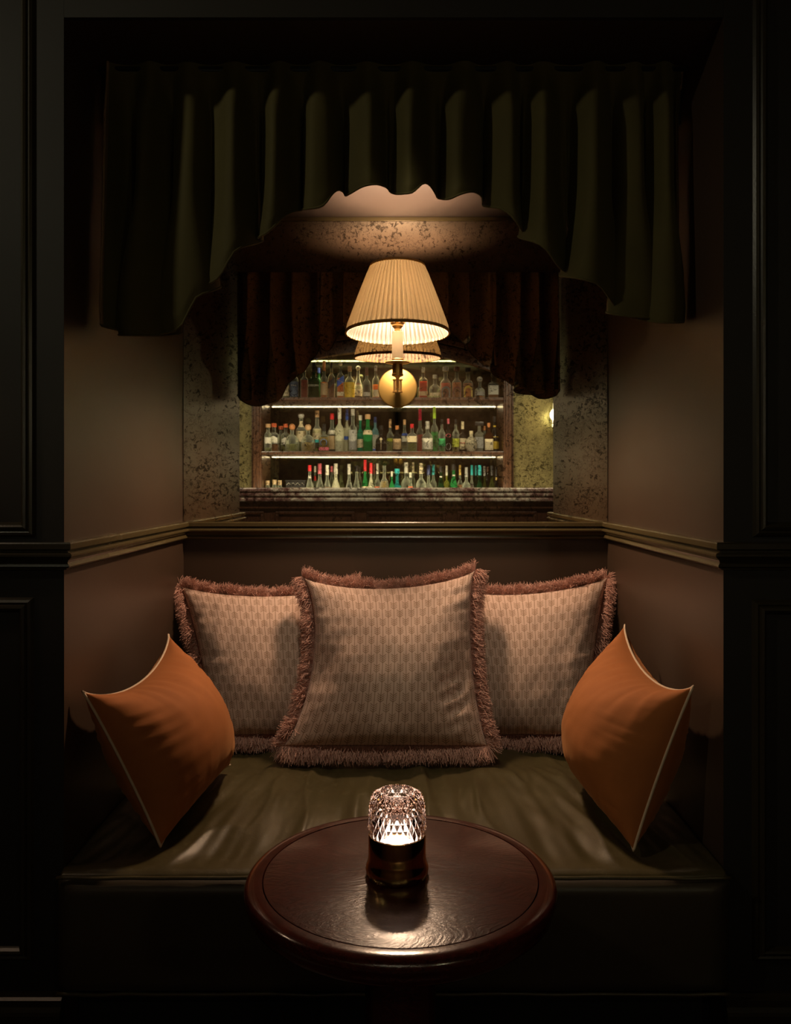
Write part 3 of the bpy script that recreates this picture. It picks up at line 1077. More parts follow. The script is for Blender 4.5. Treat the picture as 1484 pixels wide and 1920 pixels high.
def make_sconce(loc, label, group, face=-1, power=None):
    """loc: centre of the back plate on the wall; the lamp projects along face*Y"""
    r = empty('wall_sconce', loc)
    tag(r, label, 'wall lamp', group)
    P = 0.236 * face          # projection
    bm = bmesh.new()
    pr = [(0.0005, 0.0), (0.0635, 0.0), (0.0645, 0.002), (0.0645, 0.007), (0.0625, 0.0105), (0.0605, 0.0115), (0.0005, 0.0125)]
    lathe(bm, pr, 72)
    bmesh.ops.rotate(bm, verts=bm.verts, cent=(0, 0, 0), matrix=Matrix.Rotation(radians(90 if face < 0 else -90), 3, 'X'))
    bp = finish(bm, 'backplate', M['brass_plate'], r, True, (0, 0, 0), 30)
    # bracket barrel on the plate
    bm = bmesh.new()
    y = face * 0.060
    lathe(bm, [(0.004, -0.022), (0.0165, -0.021), (0.0165, -0.018), (0.0140, -0.017), (0.0140, 0.017), (0.0165, 0.018), (0.0165, 0.021), (0.004, 0.022)], 28, (0, y))
    tube(bm, [(0, 0.01 * face, 0), (0, y, 0)], 0.009, 16)
    finish(bm, 'swivel_joint', M['brass'], r, True, (0, 0, 0), 35)
    bm = bmesh.new()
    pts = [Vector((0, lerp(y, P, t), -0.004 + 0.03 * t * t * 0.9 + 0.004 * sin(pi * t))) for t in [i / 14 for i in range(15)]]
    tube(bm, pts, 0.0052, 12)
    finish(bm, 'arm', M['brass'], r, True, (0, 0, 0))
    z = 0.034
    bm = bmesh.new()
    lathe(bm, [(0.003, -0.034), (0.006, -0.031), (0.009, -0.028), (0.017, -0.025), (0.0175, -0.020), (0.0155, -0.018), (0.0155, 0.004), (0.0145, 0.010),
               (0.020, 0.0105), (0.036, 0.0135), (0.0375, 0.0155), (0.036, 0.0165), (0.019, 0.0145), (0.0180, 0.015), (0.0180, 0.025), (0.017, 0.026), (0.003, 0.026)], 48, (0, P), z)
    finish(bm, 'drip_pan', M['brass'], r, True, (0, 0, 0), 35)
    bm = bmesh.new()
    lathe(bm, [(0.003, 0.0255), (0.0168, 0.0255), (0.0168, 0.106), (0.0160, 0.107), (0.003, 0.107)], 32, (0, P), z)
    finish(bm, 'candle_sleeve', M['candle'], r, True, (0, 0, 0), 35)
    bm = bmesh.new()
    lathe(bm, [(0.003, 0.107), (0.009, 0.107), (0.009, 0.116), (0.013, 0.120), (0.017, 0.124), (0.0170, 0.128), (0.0195, 0.130), (0.0225, 0.133), (0.0225, 0.137),
               (0.016, 0.139), (0.016, 0.160), (0.003, 0.160)], 32, (0, P), z)
    finish(bm, 'lamp_holder', M['brass'], r, True, (0, 0, 0), 35)
    bm = bmesh.new()
    lathe(bm, [(0.003, 0.161), (0.010, 0.164), (0.022, 0.180), (0.026, 0.195), (0.022, 0.211), (0.010, 0.219), (0.001, 0.221)], 24, (0, P), z)
    finish(bm, 'bulb', M['bulb'], r, True, (0, 0, 0))
    # pleated shade
    zb, zt, rb, rt = 0.1345, 0.341, 0.1545, 0.0800
    tilt = Matrix.Rotation(radians(2.3 * (-1 if face < 0 else 1)), 4, 'X')
    piv = Vector((0, P, 0.2))

    def tl(bm_):
        for v in bm_.verts:
            v.co = piv + (tilt @ (v.co - piv)) if True else v.co
    bm = bmesh.new()
    NP = 62
    seg = NP * 4
    shp = [0.0, 0.85, 1.0, 0.12]
    rr_ = []
    for j in range(9):
        t = j / 8
        R0 = lerp(rb, rt, t) + 0.0012 * sin(pi * t)
        amp = lerp(0.0130, 0.0075, t) if 0 < j < 8 else 0.004
        rr_.append([bm.verts.new(((R0 + amp * (shp[k % 4] - 0.5) + 0.0006 * sin(k * 0.7)) * cos(2 * pi * k / seg),
                                  P + (R0 + amp * (shp[k % 4] - 0.5) + 0.0006 * sin(k * 0.7)) * sin(2 * pi * k / seg), lerp(zb, zt, t))) for k in range(seg)])
    for a_, b_ in zip(rr_, rr_[1:]):
        for k in range(seg): bm.faces.new((a_[k], a_[(k + 1) % seg], b_[(k + 1) % seg], b_[k]))
    tl(bm)
    bi = bm.copy()
    for v in bi.verts:
        d_ = Vector((v.co.x, v.co.y - P, 0))
        v.co -= d_.normalized() * 0.0035
    finish(bi, 'added_liner', M['shade_inner'], r, False, (0, 0, 0))  # added layer that dims the inside of the shade
    finish(bm, 'shade', M['shade'], r, False, (0, 0, 0))
    for nm, R0, z0, w in (('bottom_ribbon', rb + 0.001, zb, 0.0085), ('top_ribbon', rt + 0.001, zt, 0.0060)):
        bm = bmesh.new()
        s_ = 1 if nm == 'bottom_ribbon' else -1
        lathe(bm, [(R0 + 0.0026, z0 - s_ * 0.0005), (R0 + 0.0032 - 0.36 * w * s_, z0 + s_ * w), (R0 - 0.0022 - 0.36 * w * s_, z0 + s_ * w), (R0 - 0.0028, z0 - s_ * 0.0005),
                   (R0 + 0.0026, z0 - s_ * 0.0005)], 96, (0, P), 0, cap=False)
        tl(bm)
        o_ = finish(bm, nm, M['gold_trim'], r, True, (0, 0, 0), 40)
    # spider that carries the shade
    bm = bmesh.new()
    for k in range(3):
        a = 2 * pi * k / 3 + 0.5
        tube(bm, [(0, P, 0.336), (0.0775 * cos(a), P + 0.0775 * sin(a), 0.336)], 0.0014, 6)
    tube(bm, [(0, P, 0.25), (0, P, 0.338)], 0.002, 6)
    tl(bm)
    finish(bm, 'shade_carrier', M['brass'], r, True, (0, 0, 0))
    add_light('sconce_light', 'POINT', (0, P, 0.230), power or P_SCONCE, P_SHADE_COL, 0.050, parent=r)
    return r


make_sconce((-0.0035, YB - 0.0085, 1.590), 'brass candle sconce with pleated cream shade mounted in the middle of the mirror', 'pleated shade sconces')
make_sconce((-1.40, YF - 0.0005, 1.590), 'brass candle sconce with pleated cream shade on the outer wall left of the niche', 'pleated shade sconces', power=P_SIDE_SCONCE)


# ------------------------------------------------------------------ the bar behind the camera, seen in the mirror
def mv(px, py, V):         # a point seen in the mirror at unfolded distance V
    return Vector(((px - CX) * V / F_PX, 2 * (YB - 0.008) - V, CAM_Z - (py - CY) * V / F_PX))


YY = 2 * (YB - 0.008)
VF, VB = 6.45, 6.92
YCF, YCB = YY - VF, YY - VB         # cabinet front and back
XCL, XCR = mv(490, 0, VF).x, mv(945, 0, VF).x
Z1, Z2, Z0 = 1.957, 1.5363, 1.12    # top faces of the upper, middle and lower shelf

cab = empty('back_bar_cabinet', ((XCL + XCR) / 2, YCF, 0))
tag(cab, 'arched walnut back bar cabinet with lit bottle shelves and a dark mirror back', 'cabinet')


def cpart(name, m, *a, bev=0.003):
    o_ = mbox(name, m, *a, bev)
    return child(o_, cab)


cpart('side_panel', M['bar_wood'], XCL - 0.020, XCL, YCB, YCF - 0.002, 0.0, 2.30)
cpart('side_panel', M['bar_wood'], XCR, XCR + 0.020, YCB, YCF - 0.002, 0.0, 2.30)
for sx, xe in ((-1, XCL), (1, XCR)):
    for k, (a, b, dp) in enumerate(((0.0, 0.012, 0.010), (0.012, 0.036, 0.018), (0.036, 0.060, 0.012))):
        cpart('pilaster_moulding', M['bar_wood'], min(xe + sx * a, xe + sx * b), max(xe + sx * a, xe + sx * b), YCF, YCF + dp, 0.0, 2.14)
    # inner half post that divides each side lining
    xi = xe - sx * 0.004
    cpart('lining_strip', M['bar_wood'], min(xi, xe), max(xi, xe), YCB + 0.20, YCF - 0.01, 1.2, Z1 - 0.035, bev=0.001)
for nm, z in (('upper_shelf', Z1), ('middle_shelf', Z2)):
    cpart(nm, M['bar_wood'], XCL, XCR, YCB + 0.001, YCF, z - 0.029, z)
    bm = bmesh.new()
    box(bm, XCL + 0.002, XCR - 0.002, YCF, YCF + 0.006, z - 0.024, z - 0.006, 0.002)
    sh = child(finish(bm, 'shelf_edge', M['bar_wood']), cab)
    xa, xb = mv(511, 0, VB).x, mv(929, 0, VB).x
    o_ = child(mbox('led_strip', M['led'], xa, xb, YCB + 0.004, YCB + 0.012, z - 0.0325, z - 0.0295), cab)
cpart('lower_counter', M['bar_wood'], XCL, XCR, YCB + 0.001, YCF + 0.03, Z0 - 0.04, Z0)
cpart('back_mirror', M['bar_mirror'], XCL, XCR, YCB - 0.012, YCB, 0.9, 2.42, bev=0)
cpart('base_front', M['counter_wood'], XCL, XCR, YCF - 0.03, YCF - 0.01, 0.0, Z0 - 0.041)
# led strip hidden above the top shelf inside the arch
o_ = child(mbox('led_strip', M['led'], XCL + 0.1, XCR - 0.1, YCF - 0.215, YCF - 0.200, 2.345, 2.355), cab)
add_light('arch_light', 'AREA', (xc_ := (XCL + XCR) / 2, YCF - 0.24, 2.34), P_ARCH, (1.0, 0.86, 0.55), 0.95, (radians(-18), 0, 0), 0.03, spread=radians(95))
# arched head
xc, hw = (XCL + XCR) / 2, (XCR - XCL) / 2


def arch_z(x, base, rise, w):
    u = min(1, abs(x - xc) / w)
    return base + rise * sqrt(max(0, 1 - (u * 0.92) ** 2))


def arch_z(x, base, rise, w):
    u = min(1.0, abs(x - xc) / w)
    return base + rise * (1 - u * u)


for nm, zb_, rise, thk, dep, y_off in (('arch_fascia', 2.100, 0.215, 0.0, 0.022, 0.0), ('arch_moulding', 2.160, 0.215, 0.030, 0.030, 0.020), ('arch_moulding', 2.205, 0.215, 0.034, 0.042, 0.020)):
    bm = bmesh.new()
    nseg = 48
    lo, hi = [], []
    w = hw + (0.06 if thk else 0)
    for i in range(nseg + 1):
        x = lerp(xc - w, xc + w, i / nseg)
        z = arch_z(x, zb_, rise, hw + 0.06)
        zt_ = 2.50 if not thk else z + thk
        for L_, yy in ((lo, z), (hi, zt_)):
            L_.append((bm.verts.new((x, YCF + dep - 0.0, yy)), bm.verts.new((x, YCF + (0.0 if not thk else 0.021) - (0.06 if not thk else 0.0), yy))))
    for i in range(nseg):
        bm.faces.new((lo[i][0], lo[i + 1][0], hi[i + 1][0], hi[i][0]))
        bm.faces.new((lo[i][1], hi[i][1], hi[i + 1][1], lo[i + 1][1]))
        bm.faces.new((lo[i][0], lo[i][1], lo[i + 1][1], lo[i + 1][0]))
        bm.faces.new((hi[i][0], hi[i + 1][0], hi[i + 1][1], hi[i][1]))
    for s_ in (0, nseg):
        bm.faces.new((lo[s_][0], hi[s_][0], hi[s_][1], lo[s_][1]))
    child(finish(bm, nm, M['bar_wood'], smooth=True, angle=30), cab)

# gold mirror panels either side
for nm, xa, xb in (('wall_glass', XCL - 0.95, XCL - 0.075), ('wall_glass', XCR + 0.075, XCR + 1.30)):
    p_ = mbox(nm, M['gold_panel'], xa, xb, YCF - 0.10, YCF - 0.085, 0.9, 2.5)
    tag(p_, 'mottled gold glass panel on the bar wall, %s the bottle cabinet' % ('right of' if xa > 0 else 'left of'), 'wall panel')
    e_ = xa if xa > 0 else xb
    tr_ = mbox('edge_trim', M['bar_wood'], min(e_, e_ + (0.012 if xa > 0 else -0.012)), max(e_, e_ + (0.012 if xa > 0 else -0.012)), YCF - 0.085, YCF - 0.070, 0.9, 2.5)
    tr_.parent = p_

# bar counter
YK = YY - 5.58
ct = empty('bar_counter', (0, YK - 0.25, 0))
tag(ct, 'long bar counter with a three-step polished marble edge over dark panelled wood', 'bar counter')
bm = bmesh.new()
zt = mv(0, 914.5, 5.58).z
prf = [(-0.46, zt), (-0.006, zt), (-0.001, zt - 0.003), (0.001, zt - 0.010), (0.001, zt - 0.022), (-0.003, zt - 0.029), (-0.010, zt - 0.032), (-0.010, zt - 0.036),
       (-0.006, zt - 0.038), (-0.005, zt - 0.052), (-0.009, zt - 0.059), (-0.018, zt - 0.063), (-0.018, zt - 0.067), (-0.012, zt - 0.070), (-0.011, zt - 0.085),
       (-0.017, zt - 0.094), (-0.46, zt - 0.096)]
a_ = [bm.verts.new((-2.9, YK + d, z)) for d, z in prf]
b_ = [bm.verts.new((2.9, YK + d, z)) for d, z in prf]
for k in range(len(prf)):
    q = (k + 1) % len(prf)
    bm.faces.new((a_[k], a_[q], b_[q], b_[k]))
bm.faces.new(a_); bm.faces.new(b_[::-1])
child(finish(bm, 'marble_top', M['marble'], smooth=True, angle=50), ct)
zz = zt - 0.097
child(mbox('counter_body', M['counter_wood'], -2.9, 2.9, YK - 0.40, YK - 0.060, 0.0, zz), ct)
child(mbox('top_rail', M['counter_wood'], -2.9, 2.9, YK - 0.060, YK - 0.040, zz - 0.045, zz, 0.003), ct)
for k in range(9):
    xk = -2.7 + k * 0.62
    for args in ((xk, xk + 0.54, zz - 0.085, zz - 0.065), (xk, xk + 0.54, 0.18, 0.20), (xk, xk + 0.02, 0.20, zz - 0.085), (xk + 0.52, xk + 0.54, 0.20, zz - 0.085)):
        bm = bmesh.new(); box(bm, args[0], args[1], YK - 0.060, YK - 0.048, args[2], args[3], 0.004)
        child(finish(bm, 'panel_moulding', M['counter_wood']), ct)

# teardrop glass wall lamp beside the cabinet
pc = mv(1040, 775, 6.48)
pl = empty('teardrop_wall_lamp', (pc.x, YCF - 0.085, pc.z))
tag(pl, 'clear glass teardrop wall lamp with glowing frosted tube, right of the bottle cabinet', 'wall lamp')
yo = 0.10
bm = bmesh.new()
lathe(bm, [(0.002, 0.130), (0.012, 0.126), (0.022, 0.110), (0.036, 0.070), (0.048, 0.020), (0.055, -0.030), (0.053, -0.080), (0.042, -0.115), (0.030, -0.125)], 36, (0, yo), cap=False)
finish(bm, 'glass_drop', M['clear_glass'], pl, True, (0, 0, 0))
bm = bmesh.new()
lathe(bm, [(0.016, 0.078), (0.019, 0.070), (0.027, -0.110), (0.001, -0.112)], 28, (0, yo))
finish(bm, 'frosted_tube', M['pendant_glow'], pl, True, (0, 0, 0))
bm = bmesh.new()
lathe(bm, [(0.003, 0.076), (0.014, 0.078), (0.014, 0.108), (0.006, 0.112)], 24, (0, yo))
tube(bm, [(0, yo, 0.105), (0, yo, 0.145), (0, yo - 0.03, 0.165), (0, 0.0, 0.165)], 0.006, 10)
finish(bm, 'bracket', M['brass'], pl, True, (0, 0, 0))
add_light('teardrop_light', 'POINT', (0, yo + 0.05, -0.02), P_PENDANT, (1.0, 0.85, 0.55), 0.05, parent=pl)

# ceiling spotlights: one left of the niche, the others added as fill
def ceiling_spot(label, loc, target, power, color, angle=60, blend=0.8, r=0.05):
    dl = empty('ceiling_spotlight', (loc[0], loc[1], Z_ROOM))
    tag(dl, label, 'ceiling light', 'ceiling spotlights of the bar room')
    aim = (Vector(target) - Vector((loc[0], loc[1], Z_ROOM - 0.09))).normalized()
    q = aim.to_track_quat('-Z', 'Y')
    bm = bmesh.new()
    lathe(bm, [(0.034, 0.05), (0.040, 0.045), (0.040, -0.05), (0.036, -0.05), (0.034, -0.01), (0.002, -0.008)], 28, cap=False)
    lathe(bm, [(0.030, 0.0), (0.034, 0.05), (0.002, 0.052)], 28, cap=False)
    for v in bm.verts: v.co = (q @ v.co) + Vector((0, 0, -0.09))
    finish(bm, 'can', M['black'], dl, True, (0, 0, 0), 35)
    bm = bmesh.new(); lathe(bm, [(0.045, -0.012), (0.045, 0.0)], 24); tube(bm, [(0, 0, -0.01), (0, 0, -0.06)], 0.008, 8)
    finish(bm, 'mount', M['black'], dl, True, (0, 0, 0), 35)
    add_light('spot', 'SPOT', tuple(Vector((0, 0, -0.09)) + aim * 0.055), power, color, r, q.to_euler(), spot=(radians(angle), blend), parent=dl)


ceiling_spot('black ceiling spotlight left of the niche, aimed at its right side', (-2.2, 0.55), (0.25, 2.05, 1.45), P_DOWN, DOWN_COL, 46, 0.9, 0.05)
ceiling_spot('added black ceiling spotlight, out of view, filling the cushions from the front', (0.05, 0.85), (0.0, 2.4, 0.78), P_CUSHION_FILL, (1.0, 0.90, 0.66), 31, 0.6, 0.05)  # fill spot added to lift the cushion fronts
for k, xx in enumerate((-1.45, -0.1, 1.2)):
    ceiling_spot(('added black ceiling spotlight, unseen, lighting the %s of the bar counter' % ('left end', 'middle', 'right end')[k]), (xx, YK + 1.10), (xx, YK - 0.35, 1.2), P_BAR_FILL, (1.0, 0.95, 0.80), 75, 0.6, 0.04)  # spots added to brighten the counter edge and the bottles
bm = bmesh.new(); box(bm, XCL, XCR, YK - 0.475, YK - 0.462, 1.165, 1.180)
o_ = child(finish(bm, 'added_fill_strip', m_emit('added_fill_light', (1.0, 0.9, 0.68, 1), 6.0)), ct)  # glowing strip added, with the area light below, to brighten the bottle fronts
add_light('added_fill_light', 'AREA', (xc, YK - 0.48, 1.172), P_BOTTLE_FILL, (1.0, 0.93, 0.72), XCR - XCL, (radians(-90), 0, 0), 0.02)

# ------------------------------------------------------------------ bottles
GL = {
    'clear': ((0.80, 0.84, 0.70, 1), 0.05, 0.70), 'frost': ((0.66, 0.66, 0.50, 1), 0.72, 0.25), 'green': ((0.04, 0.42, 0.12, 1), 0.40, 0.5),
    'dgreen': ((0.010, 0.060, 0.018, 1), 0.55, 0.4), 'brown': ((0.10, 0.035, 0.012, 1), 0.55, 0.4), 'black': ((0.012, 0.012, 0.010, 1), 0.85, 0.15),
    'emerald': ((0.02, 0.45, 0.27, 1), 0.40, 0.5), 'teal': ((0.03, 0.42, 0.40, 1), 0.40, 0.5), 'blue': ((0.35, 0.68, 0.75, 1), 0.28, 0.6),
    'silver': ((0.42, 0.38, 0.27, 1), 0.9, 0.1), 'olive': ((0.06, 0.07, 0.015, 1), 0.55, 0.4), 'grey': ((0.32, 0.32, 0.25, 1), 0.55, 0.35),
    'yellowgreen': ((0.50, 0.52, 0.10, 1), 0.30, 0.5),
}
GM = {k: glass_mat('bottle_glass_' + k, *v, glow=(0.35 if k not in ('clear', 'black', 'silver') else 0.0)) for k, v in GL.items()}
LQ = {'amber': (0.60, 0.22, 0.022), 'red': (0.42, 0.05, 0.015), 'gold': (0.52, 0.34, 0.035), 'pale': (0.45, 0.45, 0.14), 'lime': (0.02, 0.75, 0.12),
      'brown': (0.16, 0.045, 0.015), 'maroon': (0.14, 0.01, 0.02), 'scarlet': (0.70, 0.03, 0.03), 'grass': (0.03, 0.42, 0.07), 'cream': (0.58, 0.50, 0.28),
      'dark': (0.02, 0.018, 0.012), 'white': (0.52, 0.54, 0.42)}
LM = {k: glass_mat('spirit_' + k, (*v, 1), 0.42, 0.40, 0.10, 0.45) for k, v in LQ.items()}
CP = {'black': (0.012, 0.012, 0.012), 'cork': (0.52, 0.32, 0.16), 'copper': (0.50, 0.20, 0.07), 'orange': (0.60, 0.12, 0.045), 'red': (0.65, 0.02, 0.03), 'white': (0.62, 0.60, 0.50),
      'silver': (0.45, 0.44, 0.38), 'navy': (0.015, 0.03, 0.12), 'blue': (0.03, 0.10, 0.50), 'turquoise': (0.02, 0.42, 0.45), 'lime': (0.40, 0.65, 0.05), 'gold': (0.55, 0.38, 0.10),
      'pink': (0.60, 0.12, 0.16), 'cream': (0.58, 0.50, 0.32), 'brown': (0.12, 0.05, 0.03), 'magenta': (0.60, 0.01, 0.07), 'grey': (0.28, 0.28, 0.26), 'clear': (0.55, 0.56, 0.45),
      'green': (0.03, 0.38, 0.12), 'yellow': (0.65, 0.45, 0.03), 'maroon': (0.18, 0.03, 0.02), 'olive': (0.40, 0.45, 0.04), 'slate': (0.07, 0.10, 0.16), 'tan': (0.42, 0.30, 0.16)}
CM = {k: m_simple('cap_' + k, (*v, 1), 0.35) for k, v in CP.items()}
PM = {k: m_simple('label_paper_' + k, (*v, 1), 0.6, 0, 160, 0.22) for k, v in CP.items()}


def shape_profile(s):
    # (radius fraction, height fraction) pairs of the body up to the mouth
    return {
        'std': [(0.92, 0), (1, .02), (1, .60), (.95, .66), (.72, .72), (.42, .78), (.34, .82), (.33, .97), (.37, .975), (.37, 1)],
        'slim': [(0.92, 0), (1, .02), (1, .66), (.93, .72), (.60, .79), (.46, .83), (.44, .97), (.47, .975), (.47, 1)],
        'slope': [(0.92, 0), (1, .02), (1, .38), (.90, .47), (.58, .64), (.36, .76), (.31, .80), (.31, .97), (.36, .975), (.36, 1)],
        'squat': [(0.90, 0), (1, .03), (1, .42), (.94, .52), (.72, .60), (.42, .66), (.32, .72), (.30, .95), (.36, .96), (.36, 1)],
        'dome': [(0.90, 0), (1, .03), (1, .38), (.96, .50), (.84, .61), (.60, .71), (.30, .77), (.26, .82), (.26, .95), (.30, .96), (.30, 1)],
        'tall': [(0.92, 0), (1, .02), (1, .54), (.95, .60), (.80, .65), (.50, .71), (.40, .75), (.38, .97), (.40, 1)],
        'round': [(0.35, 0), (.70, .03), (.95, .20), (1.0, .38), (.95, .56), (.70, .74), (.32, .83), (.28, .86), (.28, 1)],
        'square': [(0.94, 0), (1, .02), (1, .64), (.97, .69), (.70, .74), (.40, .78), (.35, .82), (.35, 1)],
        'flask': [(0.94, 0), (1, .02), (1, .66), (.95, .72), (.62, .76), (.36, .79), (.34, 1)],
        'jar': [(0.95, 0), (1, .04), (1, .80), (.86, .88), (.82, 1)],
    }[s]


def pr_at(pf, h):
    return interp([(b, a) for a, b in pf], h)


def bottle(x, yv, z, h, R, s, glass, liq, fill, cap, lab, desc, group, extra=None, cat='bottle'):
    name = 'jar' if s == 'jar' else 'bottle'
    r = empty(name, (x, yv, z + 0.0006))
    tag(r, desc, cat, group)
    capf = {'jar': 0.20}.get(s, 0.16 if h > 0.16 else 0.14)
    if cap and cap[1] == 'long': capf = 0.26
    if cap and cap[1] == 'ball': capf = 0.20
    if cap is None: capf = 0.0
    hb = h * (1 - capf * 0.8)
    pf = shape_profile(s)
    power = 7.0 if s in ('square', 'flask') else 2.0
    syy = 0.62 if s in ('flask', 'round') else 1.0
    rs = 0.86 if power > 2 else 1.0
    bm = bmesh.new()
    lathe(bm, [(a * R * rs, b * hb) for a, b in pf], 24, power=power, sy=syy)
    finish(bm, 'glass_body', GM[glass], r, True, (0, 0, 0), 50)
    if liq:
        bm = bmesh.new()
        pts = [(a * R * rs * 0.90, max(0.004, b * hb)) for a, b in pf if b <= fill]
        pts.append((pr_at(pf, fill) * R * rs * 0.90, fill * hb))
        lathe(bm, pts, 20, power=power, sy=syy * 0.97)
        finish(bm, 'liquid', LM[liq], r, True, (0, 0, 0), 50)
    if cap:
        bm = bmesh.new()
        cn, ct_ = cap
        rn = pf[-1][0] * R * rs
        if ct_ == 'ball':
            q = max(rn * 1.5, R * 0.36)
            lathe(bm, [(q * sin(pi * k / 8) + 0.0005, hb - 0.003 + q * (1 - cos(pi * k / 8))) for k in range(9)], 16)
        elif ct_ == 'wide':
            box(bm, -R * 0.80, R * 0.80, -R * 0.5, R * 0.5, hb, h, 0.002)
        elif ct_ == 'long':
            lathe(bm, [(rn * 1.06, h * (1 - capf)), (rn * 1.10, h * (1 - capf) + 0.002), (rn * 1.06, h - 0.002), (rn * .9, h)], 18)
        elif ct_ == 'flat':
            lathe(bm, [(rn * 1.0, hb - 0.002), (rn * 1.45, hb), (rn * 1.45, h - 0.001), (rn * 1.2, h)], 18)
        else:
            lathe(bm, [(rn * 1.08, h * (1 - capf)), (rn * 1.10, h * (1 - capf) + 0.002), (rn * 1.10, h - 0.002), (rn * .9, h)], 18)
        finish(bm, 'lid' if s == 'jar' else 'cap', CM[cn], r, True, (0, 0, 0), 40)
    for lb in (lab or []):
        col, za, zb_, kind = lb[:4]
        bm = bmesh.new()
        ns = 12
        if kind == 'diamond' or kind == 'disc' or kind == 'arch' or kind == 'pent':
            zc, zr = (za + zb_) / 2 * hb, (zb_ - za) / 2 * hb
            rad = R * rs
            pts = {'diamond': [(-1, 0), (0, 1), (1, 0), (0, -1)], 'disc': [(cos(k * pi / 8), sin(k * pi / 8)) for k in range(16)],
                   'arch': [(-.85, -1), (-.85, .3)] + [(-.85 * cos(k * pi / 8), .3 + .7 * sin(k * pi / 8)) for k in range(1, 8)] + [(.85, .3), (.85, -1)],
                   'pent': [(-.85, -1), (-.85, .4), (0, 1), (.85, .4), (.85, -1)]}[kind]
            wq = lb[4] if len(lb) > 4 else 1.0
            ps = []
            for a, b in pts:
                X = a * rad * wq * 0.95
                if power > 2:
                    Yq = rad * syy * 1.0 + 0.0012
                else:
                    Yq = sqrt(max(0, (rad * 1.02) ** 2 - min(abs(X), rad) ** 2)) * syy + 0.002
                ps.append((X, Yq, zc + b * zr))
            f1 = [bm.verts.new(p) for p in ps]
            f2 = [bm.verts.new((p[0], p[1] - 0.0012, p[2])) for p in ps]
            bm.faces.new(f1); bm.faces.new(f2[::-1])
            for k in range(len(ps)): bm.faces.new((f1[k], f2[k], f2[(k + 1) % len(ps)], f1[(k + 1) % len(ps)]))
        else:
            slant = {'slant': 0.10 * hb}.get(kind, 0)
            spanr = 85 if kind in ('band', 'slant') else 60
            for_z = []
            cols = []
            for k in range(ns + 1):
                a = radians(90 - spanr + 2 * spanr * k / ns)
                ca, sa = cos(a), sin(a)
                q = (abs(ca) ** power + abs(sa) ** power) ** (-1 / power) if power > 2 else 1
                cc = []
                for zf in (za, (za + zb_) / 2, zb_):
                    rad = max(pr_at(pf, zf), 0.02) * R * rs * 1.015 + 0.0006
                    cc.append(bm.verts.new((rad * q * ca, rad * q * sa * syy, zf * hb - slant * (ca if True else 0) * -1)))
                cols.append(cc)
            for k in range(ns):
                for w in range(2):
                    bm.faces.new((cols[k][w], cols[k][w + 1], cols[k + 1][w + 1], cols[k + 1][w]))
        finish(bm, 'paper_label', PM[col], r, False, (0, 0, 0))
    if extra: extra(r, hb, R * rs)
    return r


def text_on(txt, size, zf, col, rot=0.0, yoff=1.03, slant=0.0):
    def f(root, hb, R):
        cu = bpy.data.curves.new('lettering', 'FONT')
        cu.body = txt
        cu.size = size
        cu.align_x = 'CENTER'
        cu.align_y = 'CENTER'
        cu.extrude = 0.0003
        cu.materials.append(PM[col])
        tmp = bpy.data.objects.new('lettering', cu)
        me = bpy.data.meshes.new_from_object(tmp)
        bpy.data.objects.remove(tmp)
        o_ = obj('lettering', me, PM[col])
        o_.parent = root
        o_.location = (0, R * yoff + 0.0022, zf * hb)
        # faces +Y (towards the niche), reads correctly from that side
        o_.rotation_euler = (Matrix.Rotation(pi, 4, 'Z') @ Matrix.Rotation(pi / 2, 4, 'X') @ Matrix.Rotation(rot, 4, 'Z')).to_euler()
    return f


def horseshoe(root, hb, R):
    bm = bmesh.new()
    pts = [(0.62 * R * cos(a) , R * 1.0 + 0.003, 0.40 * hb + 0.62 * R * 1.15 * sin(a)) for a in [radians(-50 + 280 * k / 20) for k in range(21)]]
    tube(bm, pts, 0.0045, 8)
    finish(bm, 'horseshoe_emblem', CM['slate'], root, True, (0, 0, 0))


